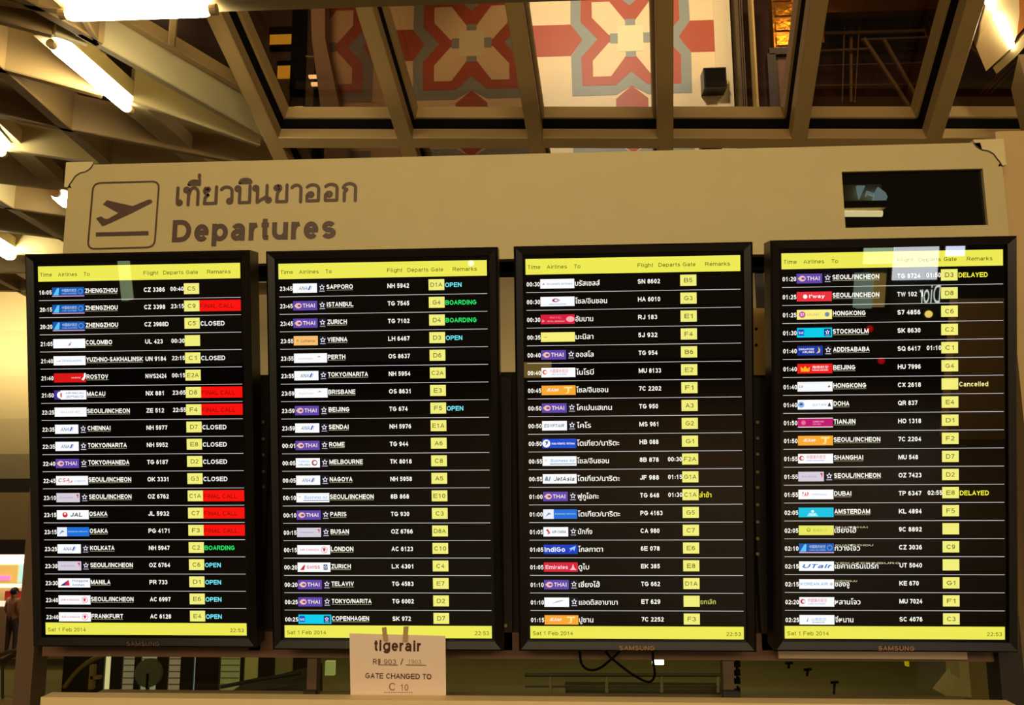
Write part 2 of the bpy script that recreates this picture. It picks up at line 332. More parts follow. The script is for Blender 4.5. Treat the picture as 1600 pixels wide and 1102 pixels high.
for k in range(1, 7):
    for j, t in enumerate((.036, -1.75)):
        a = tops[k]+V*t; b = tops[k+1]+V*t; dx = X*.04
        mb = MB(); mb.beam(a+dx, b-dx, .075, .085, TAN(), N, c=.004); mb.build('cross_bar', can)
        mb = MB(); mb.beam(a+dx+N*.085, b-dx+N*.085, .070, .10, BLACK(), N); mb.build('shadow_strip', can)  # the same painted shade along the cross bars
        mb = MB(); mb.beam(a+dx+N*.185, b-dx+N*.185, .10, .10, TAN(), N, c=.004); mb.build('upper_frame', can)
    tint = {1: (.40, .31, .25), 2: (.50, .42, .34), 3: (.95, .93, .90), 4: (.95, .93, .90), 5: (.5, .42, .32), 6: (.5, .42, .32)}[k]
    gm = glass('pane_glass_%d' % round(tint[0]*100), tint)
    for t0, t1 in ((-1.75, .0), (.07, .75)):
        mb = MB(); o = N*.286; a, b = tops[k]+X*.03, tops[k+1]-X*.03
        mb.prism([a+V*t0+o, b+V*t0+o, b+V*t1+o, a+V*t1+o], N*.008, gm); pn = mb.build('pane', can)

# ------------------------------------------------------------------ patterned mural behind the canopy
MY = 6.5
mur = thing('mural', at(985, 240, MY), 'patterned wall of cream petals in red and grey-blue stars behind the glass', 'mural')
u = (at(1111, 60, MY)-at(985, 60, MY)).x/126      # metres per pixel of the motif
uz = abs(at(985, 150, MY).z-at(985, 60, MY).z)/90
C0 = at(985, 60, MY); MTOP, MBOT = C0.z+110*uz, C0.z-218*uz
mcream = mat('mural_cream', (240, 214, 164), .5, noise=.05, nscale=6); mred = mat('mural_red', (182, 84, 54), .5, noise=.08, nscale=6)
mblue = mat('mural_grey_blue', (148, 152, 140), .5, noise=.08, nscale=6); msq = mat('mural_square', (236, 226, 170), .5)
def mp(cx_, cz_, a, b, k=0): return Vector((cx_+a*u, MY-.0015*k, cz_-b*uz))
xl = at(512, 60, MY).x; xr = at(1116, 60, MY).x
base = MB(); base.box((xl, MY, MBOT), (xr, MY+.05, MTOP), mcream); base.build('cream_ground', mur)
st = MB(); st.box((xr, MY-.01, MBOT), (at(1142, 60, MY).x, MY+.06, MTOP), mat('mural_edge', (226, 206, 160), .5)); st.build('edge_strip', mur)
def sym(q):   # quarter outline to four quarters
    return q + [(-x, y) for x, y in q[::-1]] + [(-x, -y) for x, y in q] + [(x, -y) for x, y in q[::-1]]
def clipx(poly, lo, hi):
    for side, lim in ((1, lo), (-1, hi)):
        out = []
        for (x0, y0), (x1, y1) in zip(poly, poly[1:]+poly[:1]):
            i0, i1 = side*(x0-lim) >= 0, side*(x1-lim) >= 0
            if i0: out.append((x0, y0))
            if i0 != i1:
                t = (lim-x0)/(x1-x0); out.append((lim, y0+t*(y1-y0)))
        poly = out
        if len(poly) < 3: return []
    return poly
def inlay(name, cxx, cz, polys, m, k, parent):
    mb = MB()
    for poly in polys:
        q = clipx(poly, (xl-cxx)/u, (xr-cxx)/u)
        if len(q) > 2: q = [(b, a) for a, b in clipx([(b, a) for a, b in q], (cz-MTOP)/uz, (cz-MBOT)/uz)]
        if len(q) > 2: mb.prism([mp(cxx, cz, a, b, k) for a, b in q], (0, .0015, 0), m)
    if mb.v: return mb.build(name, parent)
for i in (-2, -1, 0, 1):
    for j in (-1, 0, 1):
        cxx, cz = C0.x+i*252*u, C0.z-j*252*uz
        if cxx - 130*u > xr: continue
        # n.b. clockwise quarter lists, from the axis outward
        blue = sym([(76, 0), (96, 25), (93, 90), (27, 90), (0, 76)][::-1][:-1] + [(76, 0)])
        blue = [(76, 0), (94, 26), (93, 88), (25, 88), (0, 74), (-25, 88), (-93, 88), (-94, 26), (-76, 0), (-94, -26), (-93, -88), (-25, -88), (0, -74), (25, -88), (93, -88), (94, -26)]
        red = [(52, 0), (78, 28), (77, 73), (25, 73), (0, 52), (-25, 73), (-77, 73), (-78, 28), (-52, 0), (-78, -28), (-77, -73), (-25, -73), (0, -52), (25, -73), (77, -73), (78, -28)]
        hexs = [[(76, 0), (94, 25), (126, 25), (126, -25), (94, -25)], [(-76, 0), (-94, -25), (-126, -25), (-126, 25), (-94, 25)],
                [(0, 74), (-25, 94), (-25, 126), (25, 126), (25, 94)], [(0, -74), (25, -94), (25, -126), (-25, -126), (-25, -94)]]
        inlay('red_corner', cxx, cz, hexs, mred, 1, mur)
        inlay('blue_star', cxx, cz, [blue], mblue, 2, mur)
        inlay('red_star', cxx, cz, [red], mred, 3, mur)
        pet = [(8, 6), (34, 6), (60, 34), (60, 59), (32, 59), (8, 28)]
        for sx, sy in ((1, 1), (-1, 1), (1, -1), (-1, -1)):
            inlay('petal', cxx, cz, [[(x*sx, y*sy) for x, y in pet]], mcream, 4, mur)
        inlay('stem', cxx, cz, [[(-8, -30), (8, -30), (8, 30), (-8, 30)], [(-32, -8), (32, -8), (32, 8), (-32, 8)]], mblue, 5, mur)
        inlay('centre_square', cxx, cz, [[(-20, -20), (20, -20), (20, 21), (-20, 21)]], msq, 6, mur)
for (a, b, c, d), lb in (((1099, 106, 1136, 137), 'small black speaker box on the right edge of the patterned wall'), ((1096, 224, 1130, 262), 'black box low on the patterned wall just above the sign')):
    mb = MB(); p, q = at(a, b, MY-.15), at(c, d, MY-.15); mb.box((p.x, MY-.15, q.z), (q.x, MY-.012, p.z), BEZEL())
    mb.box((p.x+.012, MY-.157, q.z+.012), (q.x-.012, MY-.15, p.z-.012), BLACK()); mb.box((q.x-.002, MY-.12, q.z+.05), (q.x+.02, MY-.012, q.z+.08), CREAM())
    tag(mb.build('speaker_box'), lb, 'speaker')
def slabpx(name, a, b, c, d, y, th, m, label, cat, extra=None):
    mb = MB(); p, q = at(a, b, y), at(c, d, y); mb.box((p.x, y, q.z), (q.x, y+th, p.z), m)
    if extra: extra(mb, p, q, y)
    return tag(mb.build(name), label, cat)
def flutes(n, m):
    def f(mb, p, q, y):
        w = (q.x-p.x)/n
        for i in range(n): mb.box((p.x+w*(i+.15), y-.03, q.z), (p.x+w*(i+.75), y, p.z), m)
    return f
slabpx('fluted_pilaster', 1146, -60, 1172, 260, MY-.1, .2, mat('olive_brown', (96, 74, 36), .5, noise=.1), 'olive brown fluted pilaster right of the patterned wall', 'pilaster', flutes(3, mat('olive_brown2', (84, 62, 30), .5)))
slabpx('pale_post', 1174, -60, 1188, 260, MY-.25, .12, mat('pale_olive', (176, 146, 78), .5), 'pale narrow post beside the olive pilaster', 'post')
def pleats(mb, p, q, y):
    g = mat('gold_foil_ridge', (176, 120, 30), .25, .85, bump=.8, nscale=14)
    for i in range(6): 
        z = q.z+(p.z-q.z)*(i+.2)/6; mb.box((p.x+.02, y-.02, z), (q.x-.02, y, z+(p.z-q.z)*.1), g)
slabpx('gold_panel', 1202, -60, 1244, 76, MY, .1, mat('gold_foil', (150, 100, 30), .3, .8, bump=.9, nscale=12), 'crumpled gold panel above the brown box right of the pale post', 'panel', pleats)
slabpx('brown_panel', 1200, 88, 1246, 262, MY, .1, mat('brown_panel', (86, 54, 32), .6, noise=.1), 'plain brown panel under the crumpled gold panel', 'panel',
       lambda mb, p, q, y: (mb.box((p.x-.02, y-.05, q.z), (p.x+.05, y, p.z), DARK()), mb.box((p.x, y-.05, p.z-.01), (q.x, y, p.z+.05), DARK())))
slabpx('gold_panel', 1278, -60, 1470, 14, MY+.1, .1, MC['gold_foil'], 'long gold fascia at the top of the dark bay', 'panel')
slabpx('gold_panel', 1262, -60, 1288, 66, MY+.05, .1, MC['gold_foil'], 'gold upright strip at the left of the dark bay', 'panel')
# rigging behind the dark bays
rg = mat('rigging_steel', (120, 96, 66), .5)
rigt = thing('rigging_frame', at(1350, 160, 7.0), 'frame of steel rails, struts and thin wires behind the dark right bays', 'rigging')
mb = MB(); mb.tube([at(1330, 160, 6.95), at(1330, 60, 6.95), at(1330, -80, 6.95)], .015, rg, 6); mb.build('rigging_rail', rigt)
def wire(pts, r, label, name='rigging_wire', grp=None, y=6.9, m=None, cat='wire', parent=1):
    mb = MB(); mb.tube([at(a, b, y) for a, b in pts], r, m or rg, 6); return mb.build(name, rigt if parent == 1 else parent)
wire([(1250, 53), (1445, 48)], .018, 'thick horizontal rail behind the dark glass bay, upper', 'rigging_rail')
wire([(1250, 81), (1360, 76)], .012, 'short horizontal rail crossing the left half of the dark glass bay', 'rigging_rail')
wire([(1345, 62), (1450, 58)], .012, 'short horizontal rail crossing the right half of the dark glass bay', 'rigging_rail')
wire([(1250, 103), (1445, 98)], .005, 'thin horizontal wire, upper of the two in the dark glass bay')
wire([(1250, 134), (1445, 131)], .005, 'thin horizontal wire, lower of the two in the dark glass bay')
wire([(1320, 18), (1316, 160)], .006, 'left vertical wire in the dark glass bay')
wire([(1344, 16), (1336, 160)], .006, 'right vertical wire in the dark glass bay')
wire([(1350, 60), (1420, 165)], .02, 'diagonal strut falling to the right in the dark glass bay', 'rigging_rail')
wire([(1380, 60), (1440, 165)], .02, 'second diagonal strut further right in the dark glass bay', 'rigging_rail')
for i, x in enumerate((1430, 1441, 1452)): wire([(x, 10), (x+25, 75)], .005, ['first', 'second', 'third'][i] + ' steep wire from the left near the fifth rafter')
for i, x in enumerate((1562, 1569, 1578)): wire([(x+22, 92), (x-30, 146)], .006, ['leftmost', 'middle', 'rightmost'][i] + ' slanting wire in the last glass bay at right', y=6.0)
wire([(1500, 60), (1562, 112)], .015, 'strut slanting down to the right behind the last glass bay', 'rigging_rail')
mb = MB(); p = at(1533, 47, 6.0); mb.sphere(p, .022, mat('red_lamp_glow', (255, 60, 30), .3, emit=(255, 90, 60), es=14)); mb.tube([p+Vector((0, .02, 0)), p+Vector((0, .08, 0))], .02, DARK())
tag(mb.build('indicator_lamp'), 'small glowing red lamp behind the last glass bay', 'lamp')

# gallery pieces seen through the first bay
gw = thing('gallery_window_bank', at(440, 240, 6.6), 'dark window bank with yellow lit panes behind the first bay', 'window bank')
mb = MB(); p, q = at(395, -40, 6.6), at(486, 262, 6.6); mb.box((p.x, 6.6, q.z), (q.x, 6.7, p.z), mat('bank_grey', (86, 74, 44), .6, noise=.1)); mb.build('bank_wall', gw)
for (a, b, c, d) in ((421, 42, 462, 51), (421, 70, 462, 76), (433, 95, 468, 100), (457, 14, 466, 170), (470, 14, 474, 170)):
    mb = MB(); p, q = at(a, b, 6.56), at(c, d, 6.56); mb.box((p.x, 6.56, q.z), (q.x, 6.6, p.z), BLACK()); mb.build('mullion', gw)
for (a, b, c, d) in ((422, 51, 457, 69), (434, 101, 463, 121)):
    mb = MB(); p, q = at(a, b, 6.58), at(c, d, 6.58); mb.box((p.x, 6.58, q.z), (q.x, 6.6, p.z), mat('lit_yellow_pane', (200, 160, 40), .4, emit=(255, 215, 70), es=1.6, noise=.2, nscale=8)); mb.build('lit_pane', gw)
for (a, b, c, d) in ((482, 117, 494, 120.5), (486, 128.5, 497, 132.5), (459, 166.5, 473, 168.5)):
    mb = MB(); p, q = at(a, b, 6.5), at(c, d, 6.5); mb.box((p.x, 6.5, q.z), (q.x, 6.53, p.z), mat('small_lamp_white', (255, 240, 190), .4, emit=(255, 240, 180), es=5)); mb.build('small_lamp', gw)
gp = MB(); gp.prism([at(484, -40, 6.3), at(507, -40, 6.3), at(508, 60, 6.3), at(534, 185, 6.3), at(545, 262, 6.3), at(510, 262, 6.3), at(503, 185, 6.3), at(487, 60, 6.3)], (0, .15, 0), mat('gallery_pillar', (190, 168, 130), .6))
tag(gp.build('gallery_pillar'), 'pale bent pillar between the lit window bank and the patterned wall', 'pillar')
wire([(478, 88), (490, 89)], .008, '', 'bracket', None, 6.4, CREAM(), 'bracket', gw)

# ================================================================== fluorescent tubes
glow = mat('tube_glow', (255, 250, 230), .3, emit=(255, 240, 205), es=48)
def fluoro(a, b, label, r=.03, hw=.13, c=None, dz=0, ext0=0, ext1=0, grp='fluorescent tubes of the lattice ceiling'):
    p, q = hp(*a, dz), hp(*b, dz); d = (q-p).normalized(); root = thing('fluorescent_light', (p+q)/2, label, 'ceiling light', grp)
    L = (q-p).length; e = r*.8
    mb = MB(); mb.tube([p, p+d*e*.4, p+d*e, q-d*e, q-d*e*.4, q], [r*.55, r*.85, r, r, r*.85, r*.55], glow, 14); mb.build('tube', root, True)
    for s, t in ((p, -1), (q, 1)):
        mb = MB(); mb.tube([s, s+d*t*.03], r*.8, TAN(), 12); mb.build('end_cap', root)
    mb = MB(); sd = d.cross(UP); o = UP*r*1.1
    mb.beam(p-d*(.03+ext0)+o, q+d*(.03+ext1)+o, hw, .05, CREAM(), c=.006)
    mb.beam(p-d*(.03+ext0)+o+sd*hw*.5, q+d*(.03+ext1)+o+sd*hw*.5, .012, .09, CREAM()); mb.beam(p-d*(.03+ext0)+o-sd*hw*.5, q+d*(.03+ext1)+o-sd*hw*.5, .012, .09, CREAM())
    mb.build('housing', root)
fluoro((105, 22), (328, 15), 'bright fluorescent tube running level across the top left', .030, ext1=2.0, dz=-.05)
fluoro((84, 72), (200, 170), 'bright slanting fluorescent tube second from the top left', .026, ext0=.02, ext1=1.9)
fluoro((88, 302), (106, 318), 'short lit tube end just left of the sign\'s top corner', .045, ext0=1.6, ext1=.3)
fluoro((-30, 372), (18, 400), 'lit tube at the left edge above the first screen', .05, ext0=1, ext1=.9)
fluoro((-20, 214), (2, 238), 'tube end at the left edge level with the first fins', .035, ext0=1, ext1=0)
# cove at the top right
rp = lambda x, y: at(x, y, 4.0)
cv = thing('cove_light', rp(1570, 40), 'bright cove lamp with curved cream shade at the top right corner', 'ceiling light')
mb = MB(); mb.tube([rp(1538, -14), rp(1549, 10)], .02, glow, 10); mb.build('tube', cv, True)
mb = MB(); mb.tube([rp(1558, 24), rp(1582, 74)], [.022, .014], glow, 10); mb.build('tube', cv, True)
mb = MB(); mb.prism([rp(1540, -20), rp(1552, 14), rp(1560, 24), rp(1581, 74), rp(1589, 55), rp(1593, 20), rp(1591, -20)], (0, .25, 0), mat('cove_cream', (240, 216, 160), .5)); mb.build('shade', cv)
mb = MB(); mb.prism([rp(1584, 76), rp(1612, 36), rp(1620, 50), rp(1590, 86)], (0, .2, 0), CREAM()); mb.build('arm', cv)
mb = MB(); mb.prism([rp(1591, -20), rp(1593, 20), rp(1589, 56), rp(1620, 20), rp(1620, -20)], (0, .1, 0), mat('amber_shade', (190, 120, 50), .5)); mb.build('amber_side', cv)
cb = MB(); cb.beam(at(1606, 84, 3.9), at(1650, 250, 3.5), .08, .2, TAN(), Vector((.3, .9, .3)))
tag(cb.build('ceiling_beam'), 'tan beam slanting down at the top right corner under the cove lamp', 'beam')

# ================================================================== the signboard
SY = 2.313
sg = thing('departures_sign', at(820, 400, SY), 'long cream overhead sign with aeroplane pictogram reading Departures in Thai and English', 'sign')
def sp(px, py, d=0): return at(px, py, SY) + Vector((0, -d, 0))
tl = sp(104, 264); trr = sp(1568, 226)
x0, x1 = sp(103, 330).x, sp(1570, 300).x; zt = (sp(140, 262).z + sp(800, 239).z*2 + sp(1550, 222).z)/4; zb = sp(400, 412).z
def scal(sx):   # scalloped corner, relative to the corner, going from the side up to the top
    r = .046; pts = [(0, -.075), (.006, -.062)]
    pts += [(.012+r*(1-math.cos(a))*.9, -.06+r*math.sin(a)*.8) for a in [R(k) for k in (15, 40, 65, 88)]]
    pts += [(.061, -.018), (.070, -.010), (.075, 0)]
    return pts
L = [(x0+a, zt+b) for a, b in scal(1)]; Rr = [(x1-a, zt+b) for a, b in scal(1)][::-1]
wx0, wx1 = sp(1318, 310).x, sp(1540, 310).x; wz1, wz0 = (sp(1316, 267).z+sp(1535, 265).z)/2, (sp(1320, 355).z+sp(1544, 353).z)/2
mb = MB(); e = Vector((0, .03, 0)); P3 = lambda pts: [Vector((a, SY, b)) for a, b in pts]
mb.prism(P3([(x0, zb)] + L + [(wx0, zt), (wx0, zb)]), e, SIGN())
mb.prism(P3([(wx0, zt), (wx1, zt), (wx1, wz1), (wx0, wz1)]), e, SIGN()); mb.prism(P3([(wx0, wz0), (wx1, wz0), (wx1, zb), (wx0, zb)]), e, SIGN())
mb.prism(P3([(wx1, zb), (wx1, zt)] + Rr + [(x1, zb)]), e, SIGN())
mb.build('face', sg)
mb = MB(); mb.box((wx0, SY+.012, wz0), (wx1, SY+.03, wz1), mat('dark_display_glass', (6, 5, 4), .006)); mb.build('dark_window', sg)['label'] = 'unlit dark glass window'
for sx, xx in ((1, x0), (-1, x1)):
    mb = MB(); q = [(xx-sx*.012, zt+.01), (xx-sx*.012, zt-.07), (xx+sx*.012, zt-.075)] + [(xx+sx*(a-.002), zt+b+.002) for a, b in scal(1)[1:]] + [(xx+sx*.075, zt+.01)]
    mb.prism(P3(q), (0, .02, 0), CREAM()); mb.build('corner_plate', sg)
    mb = MB(); q2 = [(xx+sx*a, zt+b) for a, b in scal(1)]
    rv, rf = ribbon(q2, .004); mb.add([Vector((a, SY-.001, b)) for a, b in rv], rf, DARK()); mb.build('corner_seam', sg)
# pictogram
PV = LETTER()
mb = MB(); cs = [(146, 286.5), (249, 283.5), (241.5, 386.5), (137, 389.5)]
path = []
for i, c in enumerate(cs):
    p = sp(*c, .001); a = sp(*cs[i-1], .001); b = sp(*cs[(i+1) % 4], .001)
    pa = p + (a-p).normalized()*.024; pb = p + (b-p).normalized()*.024
    for k in range(7):
        t = k/6; path.append((1-t)**2*pa + 2*t*(1-t)*p + t*t*pb)
n = len(path); vs = []; cen = sum(path, Vector())/n
for i in range(n):
    d = (path[(i+1) % n]-path[i-1]).normalized(); nn = Vector((d.z, 0, -d.x)); vs += [path[i]+nn*.0029, path[i]-nn*.0029]
mb.add(vs, [(2*i, 2*i+1, (2*i+3) % (2*n), (2*i+2) % (2*n)) for i in range(n)], PV); mb.build('pictogram_frame', sg)
zz = lambda pts: [sp(120+a/6.154, 230+b/6.154, .001) for a, b in pts]
mb = MB(); pl = zz([(186, 686), (235, 666), (272, 690), (300, 692), (402, 636), (253, 553), (293, 512), (540, 568), (690, 506), (715, 505), (727, 520), (718, 540), (520, 640), (270, 755), (245, 760)])
mb.prism(pl, (0, -.0006, 0), PV); mb.build('aeroplane_symbol', sg)
mb = MB(); mb.prism(zz([(185, 822), (690, 808), (690, 848), (185, 860)]), (0, -.0006, 0), PV); mb.build('runway_bar', sg)
# English line
mb = MB(); a = sp(268.5, 379, .001); b = sp(524.5, 373, .001)
dx = (b-a); fr = lambda p, q: Vector((a.x+p, SY-.001, a.z+q + dx.z/dx.x*p))
text(mb, 'Departures', fr, 0, 0, sp(268, 344.5).z-sp(268, 379.3).z, PV, width=dx.x, bold=.048, res=5, lift=Vector((0, -.00012, 0))); mb.build('english_lettering', sg)
# Thai line, drawn as strokes with looped heads
def arc(cx, cy, rx, ry, a0, a1, n=8): return [(cx+rx*math.cos(R(a0+(a1-a0)*k/n)), cy+ry*math.sin(R(a0+(a1-a0)*k/n))) for k in range(n+1)]
def loop(cx, cy, r=.1): return arc(cx, cy, r, r*1.15, 0, 360, 12)
G = {
 'e': (.42, [[(.12, 1), (.12, .22)], loop(.22, .14)]),
 'th': (.92, [loop(.14, .86), [(.25, .86), (.25, 0)], [(.25, .5)] + arc(.5, .72, .2, .26, 170, 20) + [(.72, .7), (.72, 0)]]),
 'y': (.86, [loop(.28, .86, .07), arc(.22, .78, .11, .18, 120, 250) + [(.28, .56)], [(.3, .52), (.16, .4), (.13, .05), (.7, .05), (.7, 1)]]),
 'w': (.76, [arc(.34, .72, .28, .25, 155, 0) + [(.62, .2)], loop(.52, .15)]),
 'b': (.88, [loop(.14, .86), [(.24, .86), (.24, .05), (.74, .05), (.74, 1)]]),
 'n': (.98, [loop(.14, .86), [(.24, .86), (.24, .04), (.68, .36)], [(.7, 1), (.7, .2)], loop(.78, .16)]),
 'kh': (.86, [loop(.2, .84, .09), arc(.28, .84, .12, .13, 120, -60) + [(.24, .5), (.22, .05), (.7, .05), (.7, 1)]]),
 'a': (.68, [arc(.3, .74, .23, .23, 155, 0) + [(.53, 0)]]),
 'o': (.9, [arc(.42, .72, .3, .25, 150, 0) + [(.72, .05), (.16, .05), (.16, .36), (.26, .5)], loop(.34, .4)]),
 'k': (.86, [[(.18, 0), (.18, .5), (.3, .64), (.12, .74)] + arc(.42, .72, .3, .26, 165, 0) + [(.72, 0)]]),
}
seq = ['e', 'th', 'y', 'w', 'b', 'n', 'kh', 'a', 'o', 'o', 'k']
tot = sum(G[g][0] for g in seq)-.1
a = sp(273, 321, .001); b = sp(556.5, 313.5, .001); hh = sp(273, 294).z-sp(273, 321).z; kx = (b.x-a.x)/tot; sl = (b.z-a.z)/(b.x-a.x)
mb = MB(); fr = lambda x, y: Vector((a.x+x*kx, SY-.0012, a.z+y*hh+sl*x*kx)); sw = .0050
lay = [0]
def stroke(pts, ox):
    P = [fr(ox+x, y) for x, y in pts]
    for p, q in zip(P, P[1:]):
        d = (q-p)
        if d.length < 1e-6: continue
        d.normalize(); nn = Vector((d.z, 0, -d.x))*sw; lay[0] = (lay[0]+1) % 7; e_ = Vector((0, -.00006*lay[0], 0)); mb.add([p+nn+e_, p-nn+e_, q-nn+e_, q+nn+e_], [(0, 1, 2, 3)], PV)
    for p in P: mb.add([p+Vector((0, -.0005-.00005*(P.index(p) % 3), 0))+Vector((math.cos(k*.785), 0, math.sin(k*.785)))*sw for k in range(8)], [list(range(8))], PV)
ox = 0
for i, g in enumerate(seq):
    w, ss = G[g]
    for s_ in ss: stroke(s_, ox)
    if i == 1: stroke(arc(.5, 1.18, .26, .2, 180, 0) + [(.24, 1.18)], ox); stroke([(.76, 1.15), (.76, 1.42)], ox); stroke([(.74, 1.56), (.74, 1.72)], ox)
    if i == 4: stroke(arc(.5, 1.2, .27, .2, 180, 0) + [(.23, 1.2)], ox)
    ox += w
mb.build('thai_lettering', sg)

# ================================================================== rack behind the screens
rk = thing('screen_rack', (0, 2.42, 0), 'brown steel rack with perforated uprights carrying the four screens', 'rack')
mb = MB(); a, b = at(62, 590, 2.44), at(1570, 1012, 2.44); mb.box((a.x, 2.44, b.z), (b.x, 2.47, a.z), mat('rack_back_panel', (46, 30, 22), .7, noise=.2, nscale=5)); mb.build('back_panel', rk)
mb = MB(); a, b = at(70, 985, 2.40), at(1580, 1034, 2.40); mb.box((a.x, 2.395, b.z), (b.x, 2.44, a.z), mat('rack_red_brown', (112, 80, 60), .5, noise=.12, nscale=8)); mb.build('lower_rail', rk)
mb = MB(); a, b = at(90, 400, 2.40), at(1580, 416, 2.40); mb.box((a.x, 2.40, b.z), (b.x, 2.43, a.z), BLACK()); mb.build('upper_rail', rk)
for px, holes, hp0 in ((411, [660, 686, 711, 737, 761], 1), (790, [978], 1), (1184, [660, 685, 710, 738, 762, 789, 816, 842, 866], 1)):
    c = at(px, 700, 2.40); w = .017
    mb = MB(); t_, b_ = at(px, 415, 2.40), at(px, 1016, 2.40)
    mb.box((c.x-w, 2.395, b_.z), (c.x+w, 2.42, at(px, 590, 2.40).z), DARK()); mb.build('upright', rk)
    for hy in holes:
        mb = MB(); q = at(px, hy, 2.39); mb.tube([q, q+Vector((0, .006, 0))], .0048, mat('bright_bolt', (230, 200, 140), .3, .6), 10); mb.build('bolt', rk)
q = at(1189, 530, 2.41)
mb = MB(); a, b = at(1172, 482, 2.41), at(1206, 586, 2.41); mb.box((a.x, 2.41, b.z), (b.x, 2.42, a.z), mat('brass_plate', (200, 160, 84), .4, noise=.1)); mb.build('mounting_plate', rk)
for hy in (514, 539): mb = MB(); q = at(1182, hy, 2.405); mb.tube([q, q+Vector((0, .008, 0))], .0042, BLACK(), 10); mb.build('plate_hole', rk)
mb = MB(); a, b = at(1180, 425, 2.42), at(1196, 482, 2.42); mb.box((a.x, 2.42, b.z), (b.x, 2.43, a.z), DARK()); mb.build('hanger', rk)
mb = MB(); a, b = at(1216, 1016, 2.37), at(1512, 1031, 2.37); mb.box((a.x, 2.37, b.z), (b.x, 2.395, a.z), mat('brushed_steel', (196, 178, 150), .3, .5)); mb.build('steel_strip', rk)
for px, w, lbl in ((46, .026, 0), (1573, .032, 0)):
    c = at(px, 1060, 2.40); mb = MB(); mb.box((c.x-w, 2.37, 0), (c.x+w, 2.44, 2.1 if px == 46 else 2.0), BROWN() if px == 46 else DARK()); mb.build('end_post', rk)
for px, w in ((487, .014), (1140, .018)):
    c = at(px, 1060, 2.42); mb = MB(); mb.box((c.x-w, 2.42, 0), (c.x+w, 2.46, at(px, 1020, 2.42).z), BROWN()); mb.box((c.x-w*1.3, 2.40, at(px, 1096, 2.42).z), (c.x+w*1.3, 2.42, at(px, 1078, 2.42).z), DARK()); mb.build('middle_post', rk)
for dy in (1038, 1051, 1064, 1080): 
    mb = MB(); q = at(1153, dy, 2.425); mb.box((q.x-.012, 2.42, q.z-.008), (q.x+.006, 2.45, q.z+.008), BLACK()); mb.build('clip', rk)
# glass below the screens and the ledge
bg = thing('glass_balustrade', (0, 2.5, 0), 'glass balustrade under the screens with a cream ledge', 'balustrade')
a, b = at(70, 1030, 2.5), at(1570, 1110, 2.5)
mb = MB(); mb.box((a.x, 2.5, 0), (b.x, 2.512, a.z+.02), glass('balustrade_glass', (.80, .84, .70))); mb.build('glass_panel', bg)
zl = at(800, 1096, 2.2).z
mb = MB(); xa, xb = at(64, 1086, 2.2).x, at(1588, 1094, 2.2).x
mb.prism([(xa, 2.2, zl-.10), (xa, 2.2, zl), (xb, 2.2, zl), (xb, 2.2, zl-.10)], (0, .05, 0), mat('ledge_cream', (236, 208, 156), .5, noise=.06)); mb.build('ledge', bg)
mb = MB(); zs = at(400, 1080, 2.49).z; mb.box((xa+.01, 2.44, zs-.06), (xb, 2.495, zs), mat('sill_brown', (120, 98, 66), .5)); mb.build('sill', bg)

# ================================================================== the four screens
DW, DH = .573, 1.03; BL, BT, BB = .031, .034, .031
TILT = R(9.27); MZ = [.0660, .0612, .0618, .0644]; MX = [-1.138, -.458, .2198, .901]
YEL = (238, 234, 84); CELL = (242, 238, 122); WHT = (255, 252, 240)
scr_m = mat('screen_glass', (4, 3, 3), .012, spec=.6)
TH_ = lambda r: r
def star(mb, f, cx, cy, r, m):     # five small triangles in a ring
    for k in range(5):
        a = math.pi/2 + k*2*math.pi/5
        c = (cx+r*.62*math.cos(a), cy+r*.62*math.sin(a))
        mb.add([f(c[0]+r*.42*math.cos(a+t), c[1]+r*.42*math.sin(a+t)) for t in (0, 2.25, -2.25)], [(0, 1, 2)], m)
    mb.add([f(cx-r*.9, cy-r*1.35), f(cx+r*.9, cy-r*1.35), f(cx+r*.9, cy-r*1.2), f(cx-r*.9, cy-r*1.2)], [(0, 1, 2, 3)], m)
def disc(mb, f, cx, cy, r, m, a0=0, a1=360, n=16, ry=None):
    ry = ry or r; mb.add([f(cx+r*math.cos(R(a0+(a1-a0)*k/n)), cy+ry*math.sin(R(a0+(a1-a0)*k/n))) for k in range(n if a1-a0 == 360 else n+1)], [list(range(n if a1-a0 == 360 else n+1))], m)
def poly(mb, f, pts, m): mb.add([f(*p) for p in pts], [list(range(len(pts)))], m)
LW, LS, LH = .160*DW, .117*DW, .0255
